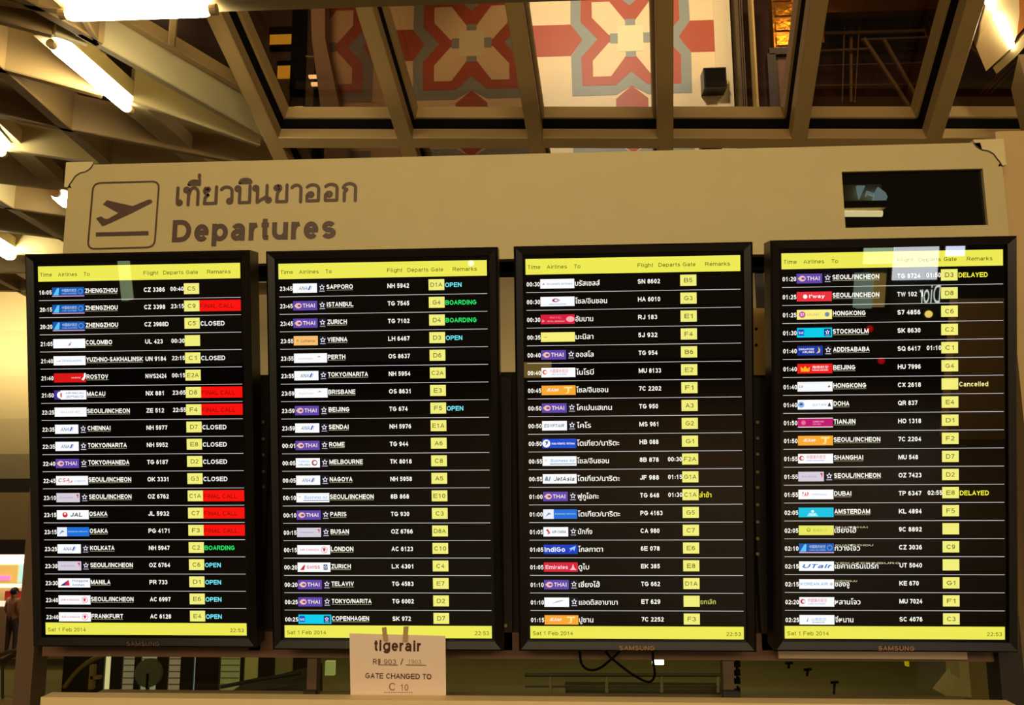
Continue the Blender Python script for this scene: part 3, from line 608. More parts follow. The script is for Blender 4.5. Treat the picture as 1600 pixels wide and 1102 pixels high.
def airline(kind, place):
    """one airline badge as its own mesh; place(x, y, d) maps the badge (metres from its lower left) to the screen"""
    mb = MB(); f0 = lambda x, y: place(x, y, .0008); f = lambda x, y: place(x, y, .0011); g = lambda x, y: place(x, y, .0014)
    short = kind in ('ana', 'thai', 'luft', 'asiana', 'turk', 'singa', 'egypt', 'airchina', 'ethio')
    w = LS if short else LW; h = LH
    bgc = dict(china_s=(24, 86, 170), nordwind=(216, 24, 22), thai=(96, 70, 170), luft=(246, 190, 110), sas=(0, 206, 236), pg=(30, 112, 214), asiana=(214, 204, 220),
               rj=(214, 30, 62), cebu=(248, 240, 120), jeju=(250, 168, 50), indigo=(20, 60, 190), emirates=(216, 34, 60), aza=(24, 74, 200), tway=(236, 50, 60),
               s7=(250, 240, 130), singa=(26, 56, 160), hainan=(236, 30, 26), juneyao=(190, 20, 110), klm=(0, 196, 226), spring=(232, 232, 96), cathay=(250, 252, 255)).get(kind, (252, 253, 255))
    poly(mb, f0, [(0, 0), (w, 0), (w, h), (0, h)], lit(bgc)); W_ = lit((255, 255, 255)); t = lambda s, x, y, c, m, wd=None, b=.02, **k: text(mb, s, f, x, y, c, m, width=wd, bold=b, res=1, **k)
    GR = lit((120, 140, 170)); RD = lit((214, 40, 50)); NV = lit((40, 60, 130)); LB = lit((130, 180, 230)); PK = lit((220, 120, 150)); BK = lit((60, 60, 70))
    if kind == 'china_s':
        poly(mb, f, [(w*.03, h*.15), (w*.16, h*.92), (w*.22, h*.92), (w*.2, h*.15)], lit((90, 200, 250))); t('中国南方航空', w*.3, h*.52, h*.26, lit((200, 225, 255)), w*.46)
        t('CHINA SOUTHERN', w*.3, h*.24, h*.15, lit((150, 190, 240)), w*.46); disc(mb, f, w*.88, h*.55, h*.3, lit((90, 150, 220))); disc(mb, g, w*.88, h*.55, h*.2, lit((24, 86, 170)))
        poly(mb, f, [(0, 0), (w, 0), (w, h*.08), (0, h*.08)], lit((230, 170, 190)))
    elif kind == 'thai':
        disc(mb, f, w*.22, h*.5, h*.36, lit((240, 190, 180)), ry=h*.3); disc(mb, g, w*.25, h*.5, h*.18, lit((130, 60, 160)), ry=h*.12); disc(mb, f, w*.13, h*.5, h*.2, lit((230, 200, 120)), ry=h*.12)
        t('THAI', w*.4, h*.3, h*.42, lit((250, 232, 214)), w*.5)
    elif kind == 'ana':
        t('ANA', w*.24, h*.3, h*.4, GR, w*.36, slant=.2); poly(mb, f, [(w*.62, h*.3), (w*.68, h*.3), (w*.76, h*.75), (w*.70, h*.75)], lit((50, 90, 190))); poly(mb, f, [(w*.7, h*.3), (w*.73, h*.3), (w*.8, h*.7), (w*.77, h*.7)], LB)
    elif kind == 'srilanka': poly(mb, f, [(w*.46, h*.25), (w*.5, h*.3), (w*.56, h*.75)], RD); poly(mb, f, [(w*.5, h*.3), (w*.53, h*.3), (w*.58, h*.72)], NV)
    elif kind == 'transaero': t('TRANSAERO', w*.26, h*.36, h*.24, LB, w*.62); poly(mb, f, [(w*.1, h*.45), (w*.2, h*.4), (w*.24, h*.55)], LB)
    elif kind == 'nordwind': t('nordwind', w*.55, h*.42, h*.2, lit((255, 190, 180)), w*.28); poly(mb, f, [(w*.86, h*.3), (w*.93, h*.2), (w, h*.6), (w, h), (w*.95, h), (w*.93, h*.6)], W_)
    elif kind == 'macau':
        poly(mb, f, [(0, 0), (w*.2, 0), (w*.2, h), (0, h)], lit((70, 50, 150))); disc(mb, g, w*.2, h*.5, h*.4, W_, 90, 270); disc(mb, g, w*.24, h*.5, h*.25, RD, 90, 270)
        t('AIR MACAU', w*.36, h*.6, h*.22, GR, w*.56); t('澳門航空', w*.36, h*.18, h*.22, GR, w*.56)
    elif kind == 'eastar': t('EASTAR JET', w*.2, h*.4, h*.22, lit((190, 190, 200)), w*.6)
    elif kind == 'csa': t('CSA', w*.06, h*.34, h*.42, RD, w*.36, slant=.25); poly(mb, f, [(w*.3, h*.2), (w*.5, h*.3), (w*.52, h*.6), (w*.46, h*.34)], RD); t('CZECH', w*.58, h*.34, h*.2, LB, w*.34)
    elif kind == 'asiana': t('ASIANA', w*.12, h*.4, h*.2, lit((170, 160, 180)), w*.6); poly(mb, f, [(w*.84, h*.85), (w*.95, h*.85), (w*.93, h*.35), (w*.89, h*.7)], RD)
    elif kind == 'jal': disc(mb, f, w*.26, h*.5, h*.3, RD); disc(mb, g, w*.26, h*.6, h*.12, W_); t('JAL', w*.42, h*.28, h*.44, BK, w*.38, .035, slant=.15)
    elif kind == 'pg': poly(mb, f, [(0, 0), (w*.31, 0), (w*.31, h), (0, h)], lit((236, 242, 255))); poly(mb, g, [(w*.06, h*.2), (w*.16, h*.7), (w*.24, h*.5), (w*.16, h*.45)], GR); t('BANGKOK AIRWAYS', w*.35, h*.45, h*.15, lit((170, 210, 255)), w*.6)
    elif kind == 'pal': poly(mb, f, [(w*.06, h*.2), (w*.36, h*.2), (w*.33, h*.85)], lit((220, 40, 80))); poly(mb, g, [(w*.06, h*.2), (w*.2, h*.2), (w*.3, h*.72)], NV); t('Philippine', w*.44, h*.6, h*.26, GR, w*.5); t('Airlines', w*.44, h*.15, h*.26, GR, w*.38)
    elif kind == 'canada': t('AIR CANADA', w*.08, h*.4, h*.22, PK, w*.58); disc(mb, f, w*.82, h*.5, h*.36, PK); disc(mb, g, w*.82, h*.5, h*.3, W_); poly(mb, lambda x, y: place(x, y, .0017), [(w*.78, h*.4), (w*.8, h*.5), (w*.76, h*.6), (w*.82, h*.72), (w*.88, h*.6), (w*.84, h*.5), (w*.86, h*.4), (w*.82, h*.32)], RD)
    elif kind == 'luft': t('Lufthansa', w*.3, h*.34, h*.28, lit((150, 110, 80)), w*.58); disc(mb, f, w*.16, h*.5, h*.14, lit((230, 150, 60)))
    elif kind == 'austrian': t('Austrian', w*.12, h*.36, h*.22, lit((215, 200, 215)), w*.45); poly(mb, f, [(w*.7, h*.6), (w*.76, h*.75), (w*.82, h*.6)], lit((200, 140, 150)))
    elif kind == 'turk': t('TURKISH', w*.12, h*.55, h*.2, LB, w*.45); t('AIRLINES', w*.1, h*.2, h*.2, GR, w*.5); disc(mb, f, w*.78, h*.5, h*.32, lit((170, 90, 100))); disc(mb, g, w*.8, h*.52, h*.18, W_)
    elif kind == 'bizair': t('Business Air', w*.24, h*.38, h*.34, LB, w*.7, slant=.1); poly(mb, f, [(w*.22, h*.16), (w*.98, h*.16), (w*.98, h*.24), (w*.22, h*.24)], GR); poly(mb, f, [(w*.05, h*.6), (w*.12, h*.7), (w*.14, h*.5)], lit((240, 200, 120)))
    elif kind == 'swiss': t('SWISS', w*.28, h*.32, h*.36, RD, w*.4); poly(mb, f, [(w*.08, h*.2), (w*.2, h*.2), (w*.24, h*.8), (w*.16, h*.6)], RD); poly(mb, f, [(w*.79, h*.2), (w*.91, h*.2), (w*.91, h*.8), (w*.79, h*.8)], NV); star(mb, g, w*.85, h*.54, h*.2, W_)
    elif kind == 'sas': poly(mb, f, [(w*.03, h*.2), (w*.2, h*.2), (w*.2, h*.85), (w*.03, h*.85)], lit((20, 80, 190))); t_ = text(mb, 'SAS', g, w*.05, h*.35, h*.26, W_, width=w*.13, bold=.02, res=1); poly(mb, f, [(w*.77, h*.12), (w*.96, h*.12), (w*.96, h*.88), (w*.77, h*.88)], lit((20, 60, 130))); star(mb, g, w*.865, h*.54, h*.24, W_)
    elif kind == 'brussels': t('brussels airlines', w*.2, h*.38, h*.22, lit((150, 165, 180)), w*.74); poly(mb, f, [(w*.06, h*.4), (w*.14, h*.4), (w*.1, h*.6)], PK)
    elif kind == 'hawaiian': disc(mb, f, w*.45, h*.62, h*.4, lit((170, 60, 120)), ry=h*.2); disc(mb, g, w*.49, h*.62, h*.3, W_, ry=h*.12); poly(mb, g, [(w*.45, h*.5), (w*.6, h*.6), (w*.5, h*.72)], BK); t('HAWAIIAN', w*.25, h*.16, h*.14, GR, w*.5)
    elif kind == 'rj': disc(mb, f, w*.87, h*.5, h*.45, lit((255, 170, 180)), ry=h*.3); t('ROYAL', w*.28, h*.58, h*.2, lit((255, 120, 140)), w*.34); t('ROYAL JORDANIAN', w*.2, h*.22, h*.15, lit((255, 170, 180)), w*.5); poly(mb, f, [(w*.03, h*.2), (w*.12, h*.3), (w*.06, h*.5)], lit((255, 150, 160)))
    elif kind == 'cebu': poly(mb, f, [(w*.08, h*.45), (w*.18, h*.45), (w*.18, h*.55), (w*.08, h*.52)], lit((190, 180, 90)))
    elif kind == 'eastern': disc(mb, f, w*.1, h*.55, h*.26, RD); disc(mb, g, w*.12, h*.55, h*.15, W_); t('中國東方航空', w*.24, h*.5, h*.3, lit((226, 70, 110)), w*.55); t('CHINA EASTERN', w*.24, h*.22, h*.15, LB, w*.5)
    elif kind == 'jeju': t('JEJUair', w*.14, h*.4, h*.3, W_, w*.36, slant=.2); poly(mb, f, [(w*.66, h*.85), (w*.9, h*.85), (w*.9, h*.7), (w*.82, h*.7), (w*.8, h*.2), (w*.68, h*.12), (w*.76, h*.3), (w*.76, h*.7), (w*.66, h*.7)], lit((255, 232, 150)))
    elif kind == 'egypt': t('EGYPTAIR', w*.08, h*.34, h*.34, lit((70, 100, 120)), w*.8, slant=.2)
    elif kind == 'aza': disc(mb, f, w*.12, h*.5, h*.42, W_); poly(mb, g, [(w*.08, h*.7), (w*.12, h*.5), (w*.08, h*.25), (w*.14, h*.4), (w*.18, h*.75)], lit((24, 74, 200))); t('Asia Atlantic Airlines', w*.27, h*.38, h*.24, W_, w*.68)
    elif kind == 'jetasia': t('JetAsia', w*.32, h*.26, h*.46, BK, w*.6, slant=.2); poly(mb, f, [(w*.05, h*.3), (w*.1, h*.75), (w*.14, h*.75), (w*.16, h*.3), (w*.2, h*.7), (w*.24, h*.75), (w*.2, h*.25), (w*.14, h*.3)], GR)
    elif kind == 'airchina': poly(mb, f, [(w*.14, h*.2), (w*.28, h*.35), (w*.18, h*.8), (w*.1, h*.7), (w*.2, h*.4)], RD); t('AIR CHINA', w*.34, h*.36, h*.28, BK, w*.58)
    elif kind == 'indigo': t('IndiGo', w*.03, h*.24, h*.5, W_, w*.6, .03); poly(mb, f, [(w*.74, h*.2), (w*.8, h*.4), (w*.76, h*.6), (w*.95, h*.88), (w*.9, h*.3), (w*.86, h*.56), (w*.8, h*.34)], lit((150, 200, 255)))
    elif kind == 'emirates': t('Emirates', w*.05, h*.28, h*.42, lit((255, 220, 225)), w*.66); poly(mb, f, [(w*.76, h*.2), (w*.96, h*.2), (w*.9, h*.4), (w*.86, h*.85), (w*.82, h*.4)], lit((255, 190, 200)))
    elif kind == 'ethio': poly(mb, f, [(w*.3, h*.35), (w*.7, h*.6), (w*.8, h*.8), (w*.5, h*.62)], lit((190, 190, 200)))
    elif kind == 'tway': disc(mb, f, w*.24, h*.5, h*.22, W_); t("t'way", w*.34, h*.34, h*.36, W_, w*.45, .03, slant=.1)
    elif kind == 's7': disc(mb, f, w*.15, h*.5, h*.34, lit((200, 90, 160))); text(mb, 'S7', g, w*.1, h*.38, h*.26, W_, width=w*.1, bold=.02, res=1); t('AIRLINES', w*.28, h*.38, h*.22, lit((220, 170, 120)), w*.36); disc(mb, f, w*.86, h*.5, h*.24, GR)
    elif kind == 'singa': t('SINGAPORE', w*.06, h*.55, h*.2, W_, w*.6); t('AIRLINES', w*.2, h*.25, h*.2, W_, w*.46); poly(mb, f, [(w*.74, h*.2), (w*.88, h*.3), (w*.9, h*.6), (w*.82, h*.9), (w*.84, h*.5)], lit((240, 200, 120)))
    elif kind == 'hainan': poly(mb, f, [(w*.1, h*.2), (w*.34, h*.2), (w*.36, h*.7), (w*.28, h*.5), (w*.22, h*.8), (w*.17, h*.5), (w*.09, h*.72)], lit((250, 180, 40))); t('海南航空', w*.42, h*.52, h*.24, W_, w*.46); t('HAINAN AIRLINES', w*.42, h*.28, h*.13, W_, w*.46)
    elif kind == 'cathay': t('CX', w*.04, h*.4, h*.24, BK, w*.12); poly(mb, f, [(w*.86, h*.4), (w*.94, h*.45), (w*.9, h*.65)], BK)
    elif kind == 'qatar': disc(mb, f, w*.1, h*.5, h*.32, LB); disc(mb, g, w*.1, h*.55, h*.16, NV, ry=h*.1); t('QATAR', w*.42, h*.36, h*.24, lit((190, 190, 205)), w*.4); poly(mb, f, [(w*.86, h*.3), (w*.95, h*.3), (w*.92, h*.7), (w*.88, h*.6)], BK)
    elif kind == 'juneyao': disc(mb, f, w*.16, h*.5, h*.24, lit((240, 110, 150))); t('JUNEYAO', w*.42, h*.52, h*.16, lit((255, 180, 210)), w*.32); t('AIRLINES', w*.42, h*.28, h*.13, lit((255, 150, 190)), w*.24); poly(mb, g, [(0, 0), (w, 0), (w, h*.07), (0, h*.07)], W_); poly(mb, g, [(0, h*.93), (w, h*.93), (w, h), (0, h)], W_)
    elif kind == 'tap': t('TAP', w*.1, h*.3, h*.42, RD, w*.2, .03); t('PORTUGAL', w*.4, h*.4, h*.2, lit((190, 190, 200)), w*.42)
    elif kind == 'klm': poly(mb, f, [(w*.24, h*.1), (w*.56, h*.1), (w*.5, h*.45), (w*.3, h*.45)], lit((150, 235, 250))); disc(mb, g, w*.4, h*.62, h*.14, W_); t('KLM', w*.33, h*.16, h*.22, W_, w*.14)
    elif kind == 'spring': disc(mb, f, w*.28, h*.55, h*.22, lit((170, 180, 60))); disc(mb, g, w*.28, h*.6, h*.1, lit((232, 232, 96))); t('春秋航空', w*.4, h*.36, h*.26, lit((190, 195, 70)), w*.4)
    elif kind == 'utair': t('UTair', w*.06, h*.3, h*.42, lit((30, 120, 200)), w*.84, .03, slant=.5)
    elif kind == 'korean': t('KOREAN AIR', w*.04, h*.36, h*.3, LB, w*.78); disc(mb, f, w*.92, h*.5, h*.16, lit((220, 200, 220)))
    elif kind == 'shandong': poly(mb, f, [(w*.2, h*.3), (w*.26, h*.8), (w*.23, h*.3)], BK); t('山東航空', w*.34, h*.4, h*.26, LB, w*.42); t('SHANDONG', w*.36, h*.16, h*.14, GR, w*.36)
    if short: sx = w + .026*DW; poly(mb, f0, [(w+.004, 0), (w+.042*DW, 0), (w+.042*DW, h), (w+.004, h)], lit((26, 24, 34))); star(mb, f, sx-.001, h*.56, h*.32, lit((235, 235, 245)))
    return mb
FC = ('FINAL CALL', 'red'); CLO = ('CLOSED', 'white'); OPN = ('OPEN', 'cyan'); BRD = ('BOARDING', 'green'); DLY = ('DELAYED', 'yellow')
ROWS = [[
 ('16:05', 'china_s', 'ZHENGZHOU', 'CZ 3386', '00:40', 'C5', None), ('20:15', 'china_s', 'ZHENGZHOU', 'CZ 3398', '23:15', 'C9', FC), ('20:20', 'china_s', 'ZHENGZHOU', 'CZ 3988D', '', 'C5', CLO),
 ('21:05', 'srilanka', 'COLOMBO', 'UL 423', '00:30', '', None), ('21:40', 'transaero', 'YUZHNO-SAKHALINSK', 'UN 9184', '22:15', 'C1', CLO), ('21:40', 'nordwind', 'ROSTOV', 'NWS2424', '00:15', 'E2A', None),
 ('21:50', 'macau', 'MACAU', 'NX 881', '23:05', 'D8', FC), ('22:25', 'eastar', 'SEOUL/INCHEON', 'ZE 512', '22:55', 'F4', FC), ('22:35', 'ana', 'CHENNAI', 'NH 5977', '', 'D7', CLO),
 ('22:35', 'ana', 'TOKYO/NARITA', 'NH 5952', '', 'E8', CLO), ('22:40', 'thai', 'TOKYO/HANEDA', 'TG 6187', '', 'D2', CLO), ('22:45', 'csa', 'SEOUL/INCHEON', 'OK 3331', '', 'G3', CLO),
 ('23:10', 'asiana', 'SEOUL/INCHEON', 'OZ 6762', '', 'C1A', FC), ('23:15', 'jal', 'OSAKA', 'JL 5932', '', 'C7', FC), ('23:15', 'pg', 'OSAKA', 'PG 4171', '', 'F3', FC),
 ('23:25', 'ana', 'KOLKATA', 'NH 5947', '', 'C2', BRD), ('23:30', 'asiana', 'SEOUL/INCHEON', 'OZ 6764', '', 'C6', OPN), ('23:30', 'pal', 'MANILA', 'PR 733', '', 'D1', OPN),
 ('23:40', 'canada', 'SEOUL/INCHEON', 'AC 6997', '', 'E6', OPN), ('23:40', 'canada', 'FRANKFURT', 'AC 6128', '', 'E4', OPN)], [
 ('23:45', 'ana', 'SAPPORO', 'NH 5942', '', 'D1A', OPN), ('23:45', 'thai', 'ISTANBUL', 'TG 7545', '', 'G4', BRD), ('23:45', 'thai', 'ZURICH', 'TG 7102', '', 'D4', BRD),
 ('23:55', 'luft', 'VIENNA', 'LH 6467', '', 'D3', OPN), ('23:55', 'austrian', 'PERTH', 'OS 8637', '', 'D6', None), ('23:55', 'ana', 'TOKYO/NARITA', 'NH 5954', '', 'C2A', None),
 ('23:59', 'austrian', 'BRISBANE', 'OS 8631', '', 'E3', None), ('23:59', 'thai', 'BEIJING', 'TG 674', '', 'F5', OPN), ('23:59', 'ana', 'SENDAI', 'NH 5976', '', 'E1A', None),
 ('00:01', 'thai', 'ROME', 'TG 944', '', 'A6', None), ('00:05', 'turk', 'MELBOURNE', 'TK 8018', '', 'C8', None), ('00:05', 'ana', 'NAGOYA', 'NH 5958', '', 'A5', None),
 ('00:10', 'bizair', 'SEOUL/INCHEON', '8B 868', '', 'E10', None), ('00:10', 'thai', 'PARIS', 'TG 930', '', 'C3', None), ('00:15', 'asiana', 'BUSAN', 'OZ 6766', '', 'D8A', None),
 ('00:15', 'canada', 'LONDON', 'AC 6123', '', 'C10', None), ('00:20', 'swiss', 'ZURICH', 'LX 4301', '', 'C4', None), ('00:20', 'thai', 'TELAVIV', 'TG 4583', '', 'E7', None),
 ('00:25', 'thai', 'TOKYO/NARITA', 'TG 6002', '', 'D2', None), ('00:25', 'sas', 'COPENHAGEN', 'SK 972', '', 'D7', None)], [
 ('00:30', 'brussels', 'บรัสเซลส์', 'SN 8602', '', 'B5', None), ('00:30', 'hawaiian', 'โซล/อินชอน', 'HA 6010', '', 'G3', None), ('00:30', 'rj', 'อัมมาน', 'RJ 183', '', 'E1', None),
 ('00:35', 'cebu', 'มะนิลา', '5J 932', '', 'F4', None), ('00:40', 'thai', 'ออสโล', 'TG 954', '', 'B6', None), ('00:40', 'eastern', 'ไนโรบี', 'MU 8133', '', 'E2', None),
 ('00:45', 'jeju', 'โซล/อินชอน', '7C 2202', '', 'F1', None), ('00:50', 'thai', 'โคเปนเฮเกน', 'TG 950', '', 'A3', None), ('00:50', 'egypt', 'ไคโร', 'MS 961', '', 'G2', None),
 ('00:50', 'aza', 'โตเกียว/นาริตะ', 'HB 088', '', 'G1', None), ('00:55', 'bizair', 'โซล/อินชอน', '8B 878', '00:30', 'F2A', None), ('00:55', 'jetasia', 'โตเกียว/นาริตะ', 'JF 988', '01:15', 'G1A', None),
 ('01:00', 'thai', 'ฟูกูโอกะ', 'TG 648', '01:30', 'C1A', ('ล่าช้า', 'yellow')), ('01:00', 'pg', 'โตเกียว/นาริตะ', 'PG 4163', '', 'G5', None), ('01:05', 'airchina', 'ปักกิ่ง', 'CA 980', '', 'C7', None),
 ('01:05', 'indigo', 'โกลกาตา', '6E 078', '', 'E6', None), ('01:05', 'emirates', 'ดูไบ', 'EK 385', '', 'E8', None), ('01:10', 'thai', 'เซี่ยงไฮ้', 'TG 662', '', 'D1A', None),
 ('01:10', 'ethio', 'แอดดิสอาบาบา', 'ET 629', '', '', ('ยกเลิก', 'dull')), ('01:15', 'jeju', 'ปูซาน', '7C 2252', '', 'F3', None)], [
 ('01:20', 'thai', 'SEOUL/INCHEON', 'TG 8724', '01:50', 'D3', DLY), ('01:25', 'tway', 'SEOUL/INCHEON', 'TW 102', '', 'D8', None), ('01:25', 's7', 'HONGKONG', 'S7 4856', '', 'C6', None),
 ('01:30', 'sas', 'STOCKHOLM', 'SK 8630', '', 'C2', None), ('01:40', 'singa', 'ADDISABABA', 'SQ 6417', '01:10', 'C1', None), ('01:40', 'hainan', 'BEIJING', 'HU 7996', '', 'G4', None),
 ('01:40', 'cathay', 'HONGKONG', 'CX 2618', '', '', ('Cancelled', 'pale')), ('01:40', 'qatar', 'DOHA', 'QR 837', '', 'E4', None), ('01:50', 'juneyao', 'TIANJIN', 'HO 1318', '', 'D1', None),
 ('01:50', 'jeju', 'SEOUL/INCHEON', '7C 2204', '', 'F2', None), ('01:55', 'eastern', 'SHANGHAI', 'MU 548', '', 'D7', None), ('01:55', 'asiana', 'SEOUL/INCHEON', 'OZ 7423', '', 'D2', None),
 ('01:55', 'tap', 'DUBAI', 'TP 6347', '02:55', 'E8', DLY), ('02:05', 'klm', 'AMSTERDAM', 'KL 4894', '', 'F5', None), ('02:05', 'spring', 'เซี่ยงไฮ้|SHANGHAI', '9C 8892', '', '', None),
 ('02:10', 'china_s', 'กวางโจว|GUANGZHOU', 'CZ 3036', '', 'C9', None), ('02:15', 'utair', 'เยคาเตรินเบิร์ก|YEKATERINBURG', 'UT 5040', '', '', None), ('02:15', 'korean', 'ชองจู|CHEONGJU', 'KE 670', '', 'G1', None),
 ('02:20', 'eastern', 'หลานโจว', 'MU 7024', '', 'F1', None), ('02:25', 'shandong', 'จี่หนาน', 'SC 4076', '', 'C3', None)]]
LAB = ['leftmost departures screen, ZHENGZHOU flights at the top and four red FINAL CALL boxes below',
       'second departures screen from the left, SAPPORO on top, paper notice taped at its foot',
       'third departures screen from the left, destinations in Thai, loose cables hanging under it',
       'rightmost departures screen under the dark window, storefront reflected in its glass']
RC = dict(white=(250, 250, 250), cyan=(120, 240, 255), green=(40, 236, 110), yellow=(250, 244, 60), dull=(190, 190, 90), pale=(236, 236, 150))
YL = lit(YEL); CL_ = lit(CELL); WT = lit(WHT); OL = lit((96, 92, 12)); CT = lit((92, 88, 20)); RED = lit((250, 16, 12)); DRD = lit((150, 4, 4)); LN = lit((205, 205, 205)); UN = lit((190, 190, 150))
def bezel_mesh():
    mb = MB(); m = BEZEL(); xo, zo0, zo1 = DW/2+BL, -DH/2-BB, DH/2+BT; xi, zi0, zi1 = DW/2+.008, -DH/2-.006, DH/2+.012
    O = [(-xo, zo0), (xo, zo0), (xo, zo1), (-xo, zo1)]; I = [(-xi, zi0), (xi, zi0), (xi, zi1), (-xi, zi1)]; c = .006
    O2 = [(a+(c if a < 0 else -c), b+(c if b < 0 else -c)) for a, b in O]
    vs = [(a, -.008, b) for a, b in I] + [(a, -.014, b) for a, b in O2] + [(a, -.008, b) for a, b in O] + [(a, .055, b) for a, b in O] + [(a*.93, .085, b*.93) for a, b in O] + [(a, .002, b) for a, b in I]
    fs = []
    for k, (p, q) in enumerate(((0, 4), (4, 8), (8, 12), (12, 16))):
        for i in range(4): j = (i+1) % 4; fs.append((p+i, p+j, q+j, q+i))
    for i in range(4): j = (i+1) % 4; fs.append((20+i, 20+j, j, i))
    fs.append((16, 17, 18, 19)); mb.add(vs, fs, m); return mb.mesh('bezel')
BZ = None
for n_ in range(4):
    cz = Z0+MZ[n_]; root = thing('departures_screen', (MX[n_], 2.193, cz), LAB[n_], 'screen', 'four upright departures screens', absolute=False)
    zo = DH/2+BB; root.location = (MX[n_], 2.193+math.sin(TILT)*zo, cz-math.cos(TILT)*zo); root.rotation_euler = (TILT, 0, 0)
    if BZ is None:
        BZ = bezel_mesh(); BZ.transform(Matrix.Translation((0, 0, zo)))
    o = bpy.data.objects.new('bezel', BZ); COL.objects.link(o); o.parent = root
    mb = MB(); mb.box((-DW/2-.009, 0, zo-DH/2-.007), (DW/2+.009, .004, zo+DH/2+.013), scr_m); scr = mb.build('screen', root)
    def PL(x, y, d): return Vector((-DW/2+x, -d, zo+DH/2-y))          # x right, y down from the top left of the picture
    def T(s, uu, vv, cap, m, d=.0011, **k):                            # vv is the middle of the letters
        text(mb, s, lambda a, b: PL(uu*DW+a, vv*DH+cap/2-b, d), 0, 0, cap, m, **k)
    def rect(u0, v0, u1, v1, m, d=.0007): mb.add([PL(u0*DW, v1*DH, d), PL(u1*DW, v1*DH, d), PL(u1*DW, v0*DH, d), PL(u0*DW, v0*DH, d)], [(0, 1, 2, 3)], m)
    mb = MB(); rect(0, 0, 1, .041, YL); mb.build('header_bar', scr)
    mb = MB(); rect(0, .967, 1, 1, YL); mb.build('footer_bar', scr)
    mb = MB(); k0 = .0105
    for s, u0, wd in (('Time', .01, .06), ('Airlines', .10, .095), ('To', .228, .03), ('Flight', .525, .072), ('Departs', .622, .1), ('Gate', .735, .058), ('Remarks', .838, .115)):
        mb = MB(); T(s, u0, .0225 if n_ != 2 else .0215, k0, OL, width=wd*DW, bold=.008); mb.build('header_lettering', scr)
    mb = MB(); T('Sat 1 Feb 2014', .012, .986, k0, OL, width=.19*DW, bold=.005); mb.build('date_lettering', scr)
    mb = MB(); T('22:53', .918, .986, k0, OL, width=.068*DW, bold=.005); mb.build('clock_lettering', scr)
    for i, (tm, air, dest, fl_, dep, gate, rem) in enumerate(ROWS[n_]):
        v = .0625+i*.04656
        if n_ == 0: v = .0665+i*.04640
        mb = airline(air, lambda x, y, d, v=v: PL(.0685*DW+x, v*DH+.0035+LH/2-y, d)); mb.build('airline_badge', scr)
        mb = MB(); rect(.722, v-.0145, .797, v+.0145, CL_)
        if gate: T(gate, .759-.0095*len(gate), v, .0118, CT, width=.019*len(gate)*DW, bold=.008)
        mb.build('gate_cell', scr)
        if i < 19:
            mb = MB(); rect(.002, v+.0248, 1, v+.0262, LN); mb.build('divider_line', scr)
        mb = MB(); T(tm, .004, v+.004, .0120, WT, width=.0625*DW, bold=.03); mb.build('time_lettering', scr); mb = MB()
        dd = dest.split('|'); thai = ord(dd[0][0]) > 3000
        if thai:
            cap = .0135; wmax = .0165*len([c for c in dd[0] if not (0xe31 <= ord(c) <= 0xe3a and ord(c) not in (0xe32, 0xe33)) and not 0xe47 <= ord(c) <= 0xe4e])
            if len(dd) > 1: T(dd[1], .234, v-.0045, .0050, UN, width=(wmax*DW)*1.5, bold=.02); 
            T(dd[0], .232, v+.003, cap, WT, width=wmax*DW, bold=.012)
        else:
            wd = {'I': .35}; wl = sum({'I': .42, 'J': .8, '/': .5, '-': .5, 'M': 1.2, 'O': 1.1, 'N': 1.05, 'G': 1.1, 'E': .95, 'L': .9, 'T': .9}.get(c, 1) for c in dest)*.0176*DW
            T(dest, .232, v+.001, .0125, WT, width=wl, bold=.038); rect(.232, v+.0094, .232+wl/DW, v+.0103, UN, .0010)
        mb.build('destination_lettering', scr); mb = MB(); T(fl_, .525, v+.001, .0122, WT, width=(.0152*len(fl_)-.003)*DW, bold=.035)
        mb.build('flight_number_lettering', scr)
        if dep: mb = MB(); T(dep, .656, v, .0120, WT, width=.0655*DW, bold=.03); mb.build('departure_time_lettering', scr)
        if rem:
            mb = MB()
            if rem[1] == 'red': rect(.797, v-.0150, 1, v+.0150, RED); T(rem[0], .801, v+.001, .0120, DRD, width=.165*DW, bold=.01)
            else: T(rem[0], .801, v+.001, .0125, lit(RC[rem[1]]), width={'CLOSED': .118, 'OPEN': .078, 'BOARDING': .148, 'DELAYED': .13, 'Cancelled': .13}.get(rem[0], .055 if rem[1] == 'yellow' else .07)*DW, bold=.03 if ord(rem[0][0]) < 3000 else .01)
            mb.build('remark_cell', scr)
    mb = MB(); bc = mat('brand_silver', (178, 136, 112), .4, .3) if n_ else mat('brand_dim', (96, 76, 66), .5)
    text(mb, 'SAMSUNG', lambda a, b: Vector((a, -.0150, zo-DH/2-.0255+b)), 0, 0, .0125, bc, width=.094, bold=.04, align='c', res=3, lift=Vector((0, -.0001, 0))); bl = mb.build('brand_lettering', root)
    if n_ == 0: bl['label'] = 'dim grey brand lettering'

